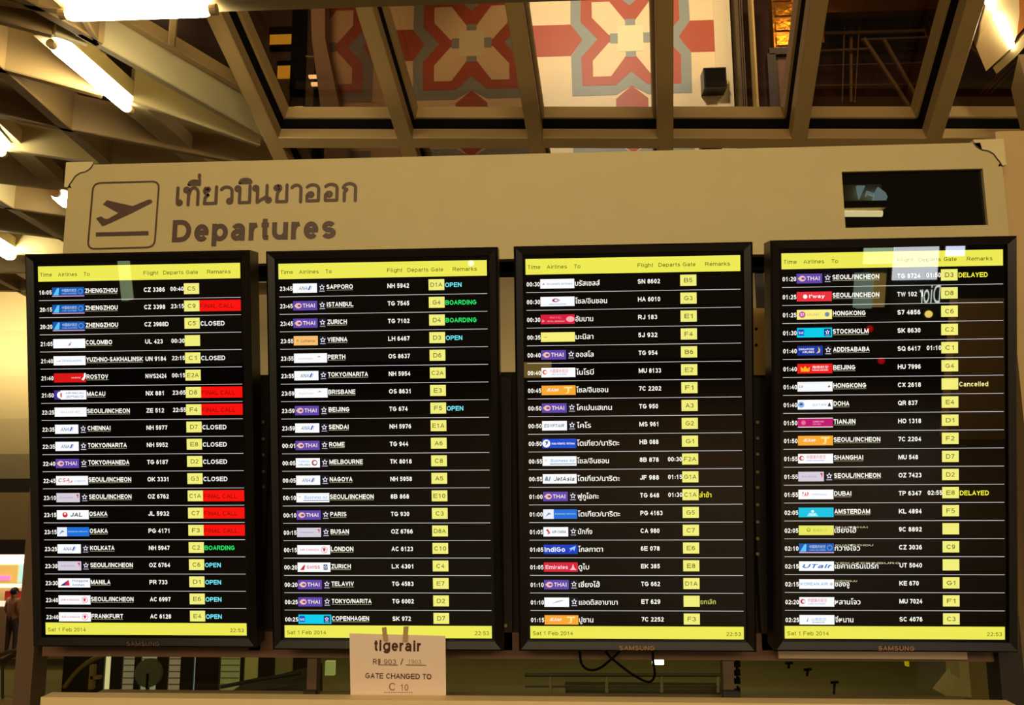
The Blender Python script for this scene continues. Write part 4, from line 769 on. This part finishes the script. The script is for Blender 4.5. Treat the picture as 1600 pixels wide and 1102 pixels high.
# ------------------------------------------------------------------ paper notice on the second screen
NY = 2.252
nt_ = thing('paper_notice', at(622, 1098, NY), 'white paper gate-change notice taped to the foot of the second screen', 'notice')
pm = mat('notice_paper', (240, 216, 200), .8, noise=.03, nscale=12); pk = mat('notice_print', (74, 42, 34), .8); pg_ = mat('notice_pencil', (140, 104, 88), .8)
def npt(px, py, d=0): return at(px, py, NY) + Vector((0, -d, 0))
c4 = [(546, 990), (696, 994), (697, 1104), (548, 1104)]
mb = MB(); nx, nz = 10, 6; vs = []
for j in range(nz+1):
    for i in range(nx+1):
        s, t = i/nx, j/nz
        px = (c4[0][0]*(1-s)+c4[1][0]*s)*(1-t)+(c4[3][0]*(1-s)+c4[2][0]*s)*t; py = (c4[0][1]*(1-s)+c4[1][1]*s)*(1-t)+(c4[3][1]*(1-s)+c4[2][1]*s)*t
        vs.append(npt(px, py, .0015*math.sin(s*5)*t))
fs = [(j*(nx+1)+i, j*(nx+1)+i+1, (j+1)*(nx+1)+i+1, (j+1)*(nx+1)+i) for j in range(nz) for i in range(nx)]
mb.add(vs, fs, pm); mb.add([v+Vector((0, .0006, 0)) for v in vs], [f[::-1] for f in fs], pm); mb.build('sheet', nt_, True)
mb = MB()
def NT(s, px, py, cap_px, w_px, m, bold=.02, d=.0022):
    k = (npt(px, py-cap_px)-npt(px, py)).z; a_ = npt(px, py, d); b_ = npt(px+w_px, py+w_px*.015, d); sl_ = (b_.z-a_.z)/(b_.x-a_.x)
    text(mb, s, lambda a, b: a_+Vector((a, 0, b+sl_*a)), 0, 0, k, m, width=b_.x-a_.x, bold=bold, res=4, lift=Vector((0, -.0001, 0)))
NT('tigerair', 585, 1017, 17, 73, pk, .03)
NT('R', 583, 1038, 8.5, 6, pk, .01); NT('I', 591, 1038, 8.5, 3.5, pg_, 0); NT('903', 600, 1038, 8, 19, pg_, -.005); NT('/', 626, 1039, 10, 4, pk, .01); NT('1903', 638, 1037, 6.5, 20, mat('notice_faint', (180, 148, 122), .8), -.005)
NT('GATE CHANGED TO', 571, 1060, 8.5, 103, pk, .02); NT('C', 608, 1079, 12, 9.5, pg_, 0); NT('10', 626, 1079, 10, 12, pg_, -.005)
def bar(a, b, c, d): mb.add([npt(a, b, .0022), npt(c, b+(c-a)*.015, .0022), npt(c, d+(c-a)*.015, .0022), npt(a, d, .0022)], [(0, 1, 2, 3)], pk)
bar(591, 1038.4, 622, 1039.4); bar(634, 1038.6, 666, 1039.6)
for k in range(13): bar(600.5+k*3.5, 1081.6, 602.5+k*3.5, 1082.6)
mb.build('notice_lettering', nt_)
for q in ([(597, 981), (604, 979.5), (607, 1001), (600, 1001)], [(631, 979), (639, 978.5), (637, 1002), (630, 1002)]):
    mb = MB(); mb.prism([npt(a, b, .001 + (.006 if b > 990 else .002)) for a, b in q], (0, -.0008, 0), mat('masking_tape', (176, 146, 96), .6)); mb.build('tape_strip', nt_)

# ------------------------------------------------------------------ loose cables under the third screen
def smooth(pts, n=6):
    out = []; P = [pts[0]]+pts+[pts[-1]]
    for i in range(1, len(P)-2):
        for k in range(n):
            t = k/n; out.append(tuple(.5*((2*P[i][c])+(-P[i-1][c]+P[i+1][c])*t+(2*P[i-1][c]-5*P[i][c]+4*P[i+1][c]-P[i+2][c])*t*t+(-P[i-1][c]+3*P[i][c]-3*P[i+1][c]+P[i+2][c])*t**3) for c in (0, 1)))
    return out+[pts[-1]]
for pts, lb in (([(905, 1006), (906, 1022), (909, 1038), (920, 1047), (936, 1045), (952, 1033), (968, 1018), (974, 1004)], 'shorter black cable loop hanging under the third screen'),
                ([(940, 1004), (947, 1019), (958, 1031), (985, 1052), (1006, 1064), (1017, 1065), (1023, 1055), (1021, 1035), (1019, 1004)], 'longer black cable loop drooping under the third screen')):
    mb = MB(); mb.tube([at(a, b, 2.35) for a, b in smooth(pts)], .0034, BLACK(), 8); tag(mb.build('cable', smooth=True), lb, 'cable', 'loose cables under the third screen')

# ================================================================== lower concourse seen under the board
def rail(name, pts, y, r, m, label, cat='railing', posts=(), ph=1.0, r2=None):
    root = thing(name, at(*pts[0], y), label, cat)
    mb = MB(); mb.tube([at(a, b, y) for a, b in pts], r, m, 8); mb.build('handrail', root)
    if r2: mb = MB(); mb.tube([at(a, b, y)-Vector((0, 0, r2)) for a, b in pts], r*.7, m, 6); mb.build('lower_rail', root)
    for px, a, b in posts:
        mb = MB(); mb.tube([at(px, a, y), at(px, b, y)], r*.9, pale if len(posts) > 3 else m, 8); mb.build('post', root)
    return root
pale = mat('pale_rail', (196, 186, 140), .4); olive = mat('olive_metal', (92, 84, 54), .5)
rail('walkway_railing', [(820, 1055), (1128, 1055)], 10, .022, olive, 'olive railing with four pale posts seen under the third screen', posts=[(860, 1057, 1082), (948, 1057, 1082), (1034, 1057, 1082), (1122, 1057, 1082)], r2=.13)
mb = MB(); a, b = at(890, 1080, 10.2), at(1150, 1100, 10.2); mb.box((a.x, 10.2, b.z-.3), (b.x, 10.5, a.z), mat('slate_plinth', (60, 62, 60), .4)); mb.box((a.x-.05, 10.15, a.z-.02), (b.x+.05, 10.55, a.z+.02), olive)
tag(mb.build('walkway_plinth'), 'dark slate plinth below the olive railing', 'plinth')
mb = MB(); p = at(1028, 1034, 14); mb.tube([p-Vector((.09, 0, 0)), p+Vector((.09, 0, 0))], .05, mat('distant_lamp_glow', (255, 255, 240), .3, emit=(255, 250, 225), es=12), 10); mb.tube([p+Vector((0, 0, .04)), p+Vector((0, 0, .3))], .02, DARK())
tag(mb.build('spot_lamp'), 'small bright white lamp seen under the third screen', 'lamp')
for px, py, h_, lb in ((1233, 1037, 8, 'smallest dark nozzle on a stalk under the fourth screen'), (1262, 1047, 10, 'middle dark nozzle on a stalk under the fourth screen'), (1304, 1067, 18, 'largest dark nozzle on a stalk under the fourth screen')):
    mb = MB(); y = 7; mb.tube([at(px, py, y), at(px-1, py+h_, y)], .01, BLACK(), 6); p = at(px, py, y); mb.tube([p-Vector((.03, 0, 0)), p+Vector((.03, 0, .005))], .012, BLACK(), 6)
    tag(mb.build('nozzle'), lb, 'nozzle', 'dark nozzles on stalks')
mb = MB(); mb.prism([at(1498, 1028, 9), at(1530, 1028, 9), at(1546, 1092, 9), at(1478, 1088, 9), at(1500, 1060, 9)], (0, .3, 0), mat('pale_stone', (206, 184, 130), .6, noise=.12, nscale=4))
tag(mb.build('stone_block'), 'pale stone block at the right end under the fourth screen', 'block')
mb = MB(); mb.tube([at(1482, 1045, 8.6), at(1485, 1063, 8.6)], .014, pale, 6); tag(mb.build('short_post'), 'short pale post left of the pale stone block', 'post')
mb = MB(); q = at(1565, 1046, 6); mb.tube([q, Vector((q.x, q.y, HZ))], .012, pale, 6); tag(mb.build('short_post'), 'tall pale post right of the pale stone block', 'post')
mb = MB(); a, b = at(1416, 1026, 16), at(1421, 1042, 16); mb.box((a.x, 16, b.z), (b.x, 16.1, a.z), mat('yellow_sign', (220, 200, 30), .5, emit=(220, 190, 20), es=.5)); mb.box((a.x-.01, 15.98, a.z), (b.x+.01, 16.12, a.z+.03), DARK())
tag(mb.build('yellow_sign'), 'narrow yellow sign far off under the fourth screen', 'sign')
mb = MB(); a, b = at(70, 1060, 13), at(1580, 1068, 13)
# shopfront bays at the left
sf = thing('glass_shopfront', at(330, 1092, 16), 'row of bright glass shopfront bays seen under the first and second screens', 'shopfront')
em = lambda c, s: mat('shop_light_%d_%d_%d' % c, c, .4, emit=c, es=s, noise=.1, nscale=3)
for i, (a, c, colr, s) in enumerate(((162, 172, (255, 236, 190), .8), (190, 210, (190, 170, 150), .35), (218, 245, (190, 196, 176), .45), (262, 282, (190, 164, 140), .4), (301, 305, (180, 200, 200), .6), (346, 374, (170, 165, 105), .35), (380, 402, (176, 158, 84), .3), (428, 456, (140, 122, 70), .2), (508, 522, (190, 196, 120), .5))):
    mb = MB(); p, q = at(a, 1024 if i != 8 else 1034, 16), at(c, 1084 if i != 8 else 1056, 16); mb.box((p.x, 16, q.z), (q.x, 16.1, p.z), em(colr, s))
    if i in (1, 2, 3, 5):
        for k in range(6): z = q.z+(p.z-q.z)*(k+.4)/6; mb.box((p.x+.02, 15.96, z), (q.x-.02, 16.0, z+.015), pale)
    mb.build('lit_bay', sf)
for a, c in ((100, 160), (174, 188), (211, 217), (246, 260), (283, 300), (306, 340), (376, 379), (404, 427), (458, 480)):
    mb = MB(); p, q = at(a, 1022, 15.95), at(c, 1086, 15.95); mb.box((p.x, 15.95, q.z), (q.x, 16.15, p.z), mat('dark_mullion', (46, 36, 28), .5)); mb.build('mullion', sf)
mb = MB(); mb.tube([at(a, b, 9) for a, b in smooth([(100, 1075), (118, 1052), (140, 1034), (168, 1022), (190, 1016)])], .025, mat('bronze_rail', (150, 124, 74), .35, .4), 8)
tag(mb.build('curved_handrail', smooth=True), 'curved bronze handrail rising under the first screen', 'railing')
rail('escalator_railing', [(345, 1074), (404, 1062), (470, 1052)], 9, .02, DARK(), 'dark sloping handrail crossing the yellow bays under the first screen', r2=.12)
mb = MB(); c = at(232, 1052, 12); mb.tube([c-Vector((0, .02, 0)), c+Vector((0, .04, 0))], .2, mat('grey_disc', (120, 120, 96), .6), 20); mb.box((c.x-.02, 11.98, HZ), (c.x+.02, 12.02, c.z), DARK())
tag(mb.build('round_sign'), 'round grey disc on a post before the shopfront bays', 'sign')
mb = MB(); p = at(146, 1035, 12)
for (a, b, c_, d) in ((140, 1040, 144, 1078), (134, 1022, 150, 1026), (141, 1057, 155, 1062)):
    p, q = at(a, b, 12), at(c_, d, 12); mb.box((p.x, 12, q.z), (q.x, 12.08, p.z), mat('amber_metal', (176, 140, 80), .5))
tag(mb.build('metal_stand'), 'amber metal stand beside the curved handrail', 'stand')
# dark opaque shape in front of the floor (slope of the escalator)
mb = MB(); mb.prism([at(345, 1092, 9.3), at(480, 1056, 9.3), at(480, 1110, 9.3), at(345, 1110, 9.3)], (0, .6, 0), mat('escalator_side', (58, 56, 38), .5)); tag(mb.build('escalator'), 'dark sloping escalator side under the gap of the first two screens', 'escalator')

# left edge: shop, person, railing
sh = thing('far_shop', at(20, 1010, 24), 'brightly lit far shop with a pink sign at the left edge', 'shop')
def shp(a, b, c, d, m, name, y=24, th=.1):
    mb = MB(); p, q = at(a, b, y), at(c, d, y); mb.box((p.x, y, q.z), (q.x, y+th, p.z), m); return mb.build(name, sh)
shp(-80, 852, 110, 1030, mat('shop_cream', (226, 196, 140), .6, emit=(210, 170, 110), es=.25), 'back_wall', 24.3)
shp(-80, 868, 110, 881, em((255, 252, 235), 3), 'light_strip')
shp(-80, 854, 110, 866, em((200, 180, 140), .3), 'ceiling_band')
shp(-60, 883, 26, 911, em((214, 172, 90), .7), 'ochre_sign_panel', 23.9)
shp(-30, 900, 14, 907, em((240, 120, 190), 1.0), 'pink_sign_band', 23.85)
shp(30, 883, 60, 911, em((170, 214, 206), .9), 'pale_blue_panel', 23.9)
shp(-80, 913, 110, 919, em((255, 240, 200), 1.2), 'shelf_light', 23.9)
shp(8, 924, 34, 940, mat('red_goods', (150, 30, 24), .5, emit=(150, 20, 20), es=.3), 'red_display', 23.8)
shp(-80, 940, 110, 948, em((240, 226, 200), .8), 'counter_top', 23.6)
shp(-80, 949, 110, 1030, mat('counter_brown', (120, 90, 64), .5), 'counter_front', 23.6)
mb = MB(); p = at(-40, 1010, 20); rr = thing('near_railing', at(10, 1050, 8), 'dark curved handrail with glass below at the lower left edge', 'railing')
mb = MB(); mb.tube([at(a, b, 8) for a, b in smooth([(-30, 1036), (0, 1024), (14, 1019), (28, 1017), (60, 1016)])], .02, mat('rail_bronze', (90, 70, 46), .3, .5), 8); mb.build('handrail', rr)
mb = MB(); mb.tube([at(a, b, 8) for a, b in smooth([(-30, 1052), (0, 1036), (14, 1028), (28, 1023), (60, 1021)])], .022, DARK(), 8); mb.build('under_rail', rr)
mb = MB(); mb.tube([at(4, 1034, 8), at(4, 1092, 8)], .012, DARK(), 8); mb.build('post', rr)
mb = MB(); mb.add([at(-30, 1050, 8.02), at(0, 1037, 8.02), at(28, 1026, 8.02), at(30, 1092, 8.02), at(-30, 1094, 8.02)], [(0, 1, 2, 3, 4)], glass('olive_glass', (.75, .78, .5))); mb.build('glass_panel', rr)
mb = MB(); mb.box((at(-40, 1094, 8).x, 7.9, at(0, 1110, 8).z), (at(34, 1094, 8).x, 8.1, at(0, 1092, 8).z), TAN()); mb.build('kerb', rr)

# person, back half turned, brown jacket, dark trousers
def person(px, py_foot, y, label, jacket, trousers, h=1.7, yawr=0.4):
    base = at(px, py_foot, y); root = thing('person', base, label, 'person', absolute=False); root.rotation_euler = (0, 0, yawr); k = h/1.7
    J = {'pel': (0, 0, .94), 'wa': (0, .01, 1.10), 'ch': (0, .02, 1.30), 'nk': (0, .02, 1.44), 'hd': (0, -.01, 1.56), 'tp': (0, -.02, 1.66)}
    for s, t in ((1, 'r'), (-1, 'l')):
        J.update({'sh'+t: (s*.18, .01, 1.38), 'el'+t: (s*.24, .03, 1.12), 'wr'+t: (s*.22, -.10, .92), 'ha'+t: (s*.21, -.13, .86), 'hp'+t: (s*.09, 0, .90), 'kn'+t: (s*.10, -.02+.03*s, .50), 'an'+t: (s*.10, .03*s, .09), 'to'+t: (s*.11, -.14+.03*s, .04)})
    Rd = {'pel': .15, 'wa': .135, 'ch': .15, 'nk': .055, 'hd': .085, 'tp': .07}
    for t in 'rl': Rd.update({'sh'+t: .075, 'el'+t: .052, 'wr'+t: .034, 'ha'+t: .035, 'hp'+t: .10, 'kn'+t: .068, 'an'+t: .045, 'to'+t: .036})
    E_ = [('pel', 'wa'), ('wa', 'ch'), ('ch', 'nk'), ('nk', 'hd'), ('hd', 'tp')]
    for t in 'rl': E_ += [('ch', 'sh'+t), ('sh'+t, 'el'+t), ('el'+t, 'wr'+t), ('wr'+t, 'ha'+t), ('pel', 'hp'+t), ('hp'+t, 'kn'+t), ('kn'+t, 'an'+t), ('an'+t, 'to'+t)]
    names = list(J); fing = []
    vs = [Vector(J[n])*k for n in names]; es = [(names.index(a), names.index(b)) for a, b in E_]; rad = [Rd[n]*k for n in names]
    for s, t in ((1, 'r'), (-1, 'l')):
        for i in range(5):
            b0 = len(vs); ox_ = (-.03+.015*i)
            tipz = .80-.006*(2-abs(i-2)); p1 = Vector((s*.21, -.13+ox_, .83)); p2 = Vector((s*.205, -.135+ox_, tipz))
            if i == 0: p1 = Vector((s*.19, -.17, .85)); p2 = Vector((s*.18, -.19, .82))
            vs += [p1*k, p2*k]; es += [(names.index('ha'+t), b0), (b0, b0+1)]; rad += [.0095, .008]
    me = bpy.data.meshes.new('body'); me.from_pydata(vs, es, []); o = bpy.data.objects.new('body', me); COL.objects.link(o)
    sk = o.modifiers.new('skin', 'SKIN'); 
    if not me.skin_vertices: me.attributes and None
    bpy.context.view_layer.objects.active = o
    try:
        lay = me.skin_vertices[0].data
        for i, r in enumerate(rad): lay[i].radius = (r, r*.85 if i < 3 else r); lay[i].use_root = (i == 0)
    except Exception as ex: print('skin', ex)
    sb = o.modifiers.new('sub', 'SUBSURF'); sb.levels = 1; sb.render_levels = 1
    bpy.context.view_layer.update(); dg = bpy.context.evaluated_depsgraph_get(); m2 = bpy.data.meshes.new_from_object(o.evaluated_get(dg)); bpy.data.objects.remove(o)
    skin = mat('skin', (190, 140, 105), .6); ms = [skin, mat(label[:6]+'_jacket', jacket, .8, noise=.1), mat(label[:6]+'_trousers', trousers, .8), BLACK()]
    m2.materials.clear()
    for m in ms: m2.materials.append(m)
    for p in m2.polygons:
        z = p.center.z/k; p.use_smooth = True
        p.material_index = 3 if z < .075 else 2 if z < .93 and abs(p.center.x) < .19*k else 1 if .93 <= z < 1.46 else 0
    b = bpy.data.objects.new('body', m2); COL.objects.link(b); b.parent = root
    mb = MB(); mb.sphere((0, .012*k, 1.60*k), .105*k, mat('dark_hair', (34, 22, 16), .7), 14, 10, (.9, 1, 1)); hb = mb.build('hair', root, True)
    mb = MB(); fc = -.112*k
    for s in (-1, 1): mb.sphere((s*.032*k, -.088*k, 1.585*k), .012*k, BLACK(), 8, 6); mb.sphere((s*.092*k, 0, 1.57*k), .024*k, skin, 8, 6, (.5, 1, 1.4))
    mb.sphere((0, -.102*k, 1.555*k), .016*k, skin, 8, 6, (.8, 1, 1.5)); mb.box((-.025*k, -.095*k, 1.515*k), (.025*k, -.085*k, 1.523*k), mat('lips', (140, 70, 60), .6)); mb.build('face', root, True)
    return root
person(15, 1024, 21.0, 'person in a brown jacket and dark trousers seen from behind at the left edge', (158, 104, 74), (60, 44, 40), yawr=R(160))

# ================================================================== what stands behind the camera and shows in the glass
def solve(px, py, n_):    # where the mirror ray of a pixel leaves the n-th screen
    c = Vector((MX[n_ % 9], 2.193, Z0+MZ[n_ % 9])); nn = Vector((0, -math.cos(TILT), -math.sin(TILT)))
    if n_ == 9: c = Vector((0, SY+.012, 0)); nn = Vector((0, -1, 0))
    d = ray(px, py); h = EYE + d*((c-EYE).dot(nn)/d.dot(nn)); return h, d - 2*d.dot(nn)*nn
def back(px, py, n_, y):
    h, r = solve(px, py, n_); return h + r*((y-h.y)/r.y)
def backbox(name, a, b, c, d, n_, y, m, label, cat, th=.15, frame=None):   # a lamp is a globe on a short arm, anything else a panel
    P = [back(x_, y_, n_, y) for x_, y_ in ((a, b), (c, d))]
    x_0, x_1 = sorted((P[0].x, P[1].x)); z_0, z_1 = sorted((P[0].z, P[1].z))
    mb = MB()
    if cat == 'lamp' and abs((x_1-x_0)-(z_1-z_0)) < .12: mb.sphere(((x_0+x_1)/2, y, (z_0+z_1)/2), .5*min(x_1-x_0, z_1-z_0), m, 14, 8); mb.tube([((x_0+x_1)/2, y-.3, (z_0+z_1)/2), ((x_0+x_1)/2, y-.05, (z_0+z_1)/2)], .02, DARK())
    else: mb.box((x_0, y-th, z_0), (x_1, y, z_1), m)
    if frame: f_ = .012; mb.box((x_0-f_, y-th, z_0-f_), (x_1+f_, y-.03, z_1+f_), frame)
    return tag(mb.build(name), label, cat)
BY = -6.0
backbox('shop_back_wall', 1352, 372, 1600, 486, 3, BY-.3, mat('shop_dark_green', (70, 74, 60), .5), 'grey green shop wall behind the viewer carrying white lettering', 'shop wall')
backbox('light_box', 1398, 386, 1464, 437, 3, BY, em((235, 245, 255), 11), 'large white light box behind the viewer', 'light box', frame=DARK())
backbox('light_box', 1351, 388, 1394, 412, 3, BY, em((200, 230, 190), 8), 'pale green light box behind the viewer', 'light box', frame=DARK())
backbox('light_box', 1480, 383, 1507, 400, 3, BY, em((215, 225, 255), 18), 'narrow bluish light box behind the viewer', 'light box', frame=DARK())
backbox('poster_panel', 1342, 428, 1362, 482, 3, BY, em((150, 176, 160), 5), 'grey green lit poster behind the viewer', 'poster')
backbox('poster_panel', 1366, 428, 1382, 480, 3, BY, em((170, 140, 70), 5), 'tan lit poster behind the viewer', 'poster')
backbox('wall_lamp', 1446, 480, 1456, 502, 3, BY, em((255, 220, 110), 16), 'yellow wall lamp behind the viewer', 'lamp')
backbox('wall_lamp', 1510, 484, 1514, 494, 3, BY, em((255, 250, 220), 8), 'tiny white wall lamp behind the viewer', 'lamp')
backbox('red_sign', 1354, 506, 1364, 522, 3, BY, em((255, 20, 20), 4), 'upper red light behind the viewer', 'lamp')
backbox('red_sign', 1372, 556, 1382, 572, 3, BY, em((255, 20, 30), 4), 'lower red light behind the viewer', 'lamp')
backbox('brown_screen_wall', 1496, 470, 1640, 1010, 3, -3.5, mat('tan_partition', (176, 142, 96), .6, noise=.15, nscale=2, emit=(120, 88, 50), es=.0), 'tan partition behind the viewer at the right', 'partition')
pd = back(1462, 448, 3, BY+.05)
mb = MB(); bb = back(1436, 474, 3, BY+.05); b2 = back(1468, 474, 3, BY+.05); wd_ = b2.x-bb.x; hd_ = abs(back(1462, 445, 3, BY).z-bb.z)
# lettering faces the board, so it runs towards -x
text(mb, 'Dior', lambda a, b: Vector((b2.x+ (wd_ if False else 0) - a, BY+.05, bb.z+b)), 0, 0, hd_, em((230, 240, 230), 14), width=abs(wd_), bold=.0, res=4)
tag(mb.build('shop_lettering'), 'white shop lettering on the grey green wall behind the viewer', 'lettering')
mur
backbox('strip_light', 183, 404, 199, 470, 0, -5, em((190, 210, 160), 5), 'greenish upright strip light behind the viewer at left', 'lamp')
backbox('strip_light', 731, 399, 741, 424, 1, -5, em((225, 235, 245), 14), 'short white strip light behind the viewer', 'lamp')
backbox('wall_panel', 815, 570, 862, 590, 2, -5, em((190, 160, 80), 4), 'small tan lit panel behind the viewer', 'panel')
p = [back(1300, 334, 9, -2.0), back(1378, 334, 9, -2.0)]
mb = MB(); mb.tube([p[0], p[1]], .026, mat('back_tube_glow', (255, 240, 190), .3, emit=(255, 236, 170), es=14), 12); mb.box((p[0].x-.02, -2.05, p[0].z+.03), (p[1].x+.02, -1.95, p[0].z+.09), CREAM())
tag(mb.build('fluorescent_light'), 'fluorescent tube over the passengers, mirrored in the dark sign window', 'ceiling light')
bc_ = MB()
for q, m_ in (([(1339, 290), (1352, 290), (1343, 311)], 0), ([(1353, 307), (1355, 298), (1366, 302), (1365, 306), (1357, 303)], 0), ([(1366, 305), (1372, 292), (1384, 301), (1387, 308), (1382, 319), (1364, 315)], 0)):
    bc_.prism([back(a, b, 9, -3.2) for a, b in q], (0, -.03, 0), em((190, 225, 225), 4))
a, b = back(1317, 288, 9, -3.24), back(1382, 330, 9, -3.24); bc_.box((min(a.x, b.x), -3.4, min(a.z, b.z)), (max(a.x, b.x), -3.26, max(a.z, b.z)), mat('hanging_board', (225, 205, 160), .6))
tag(bc_.build('hanging_sign'), 'hanging board with pale blue angular marks behind the viewer', 'sign')

for o in bpy.data.objects:
    if '_abs' in o: del o['_abs']
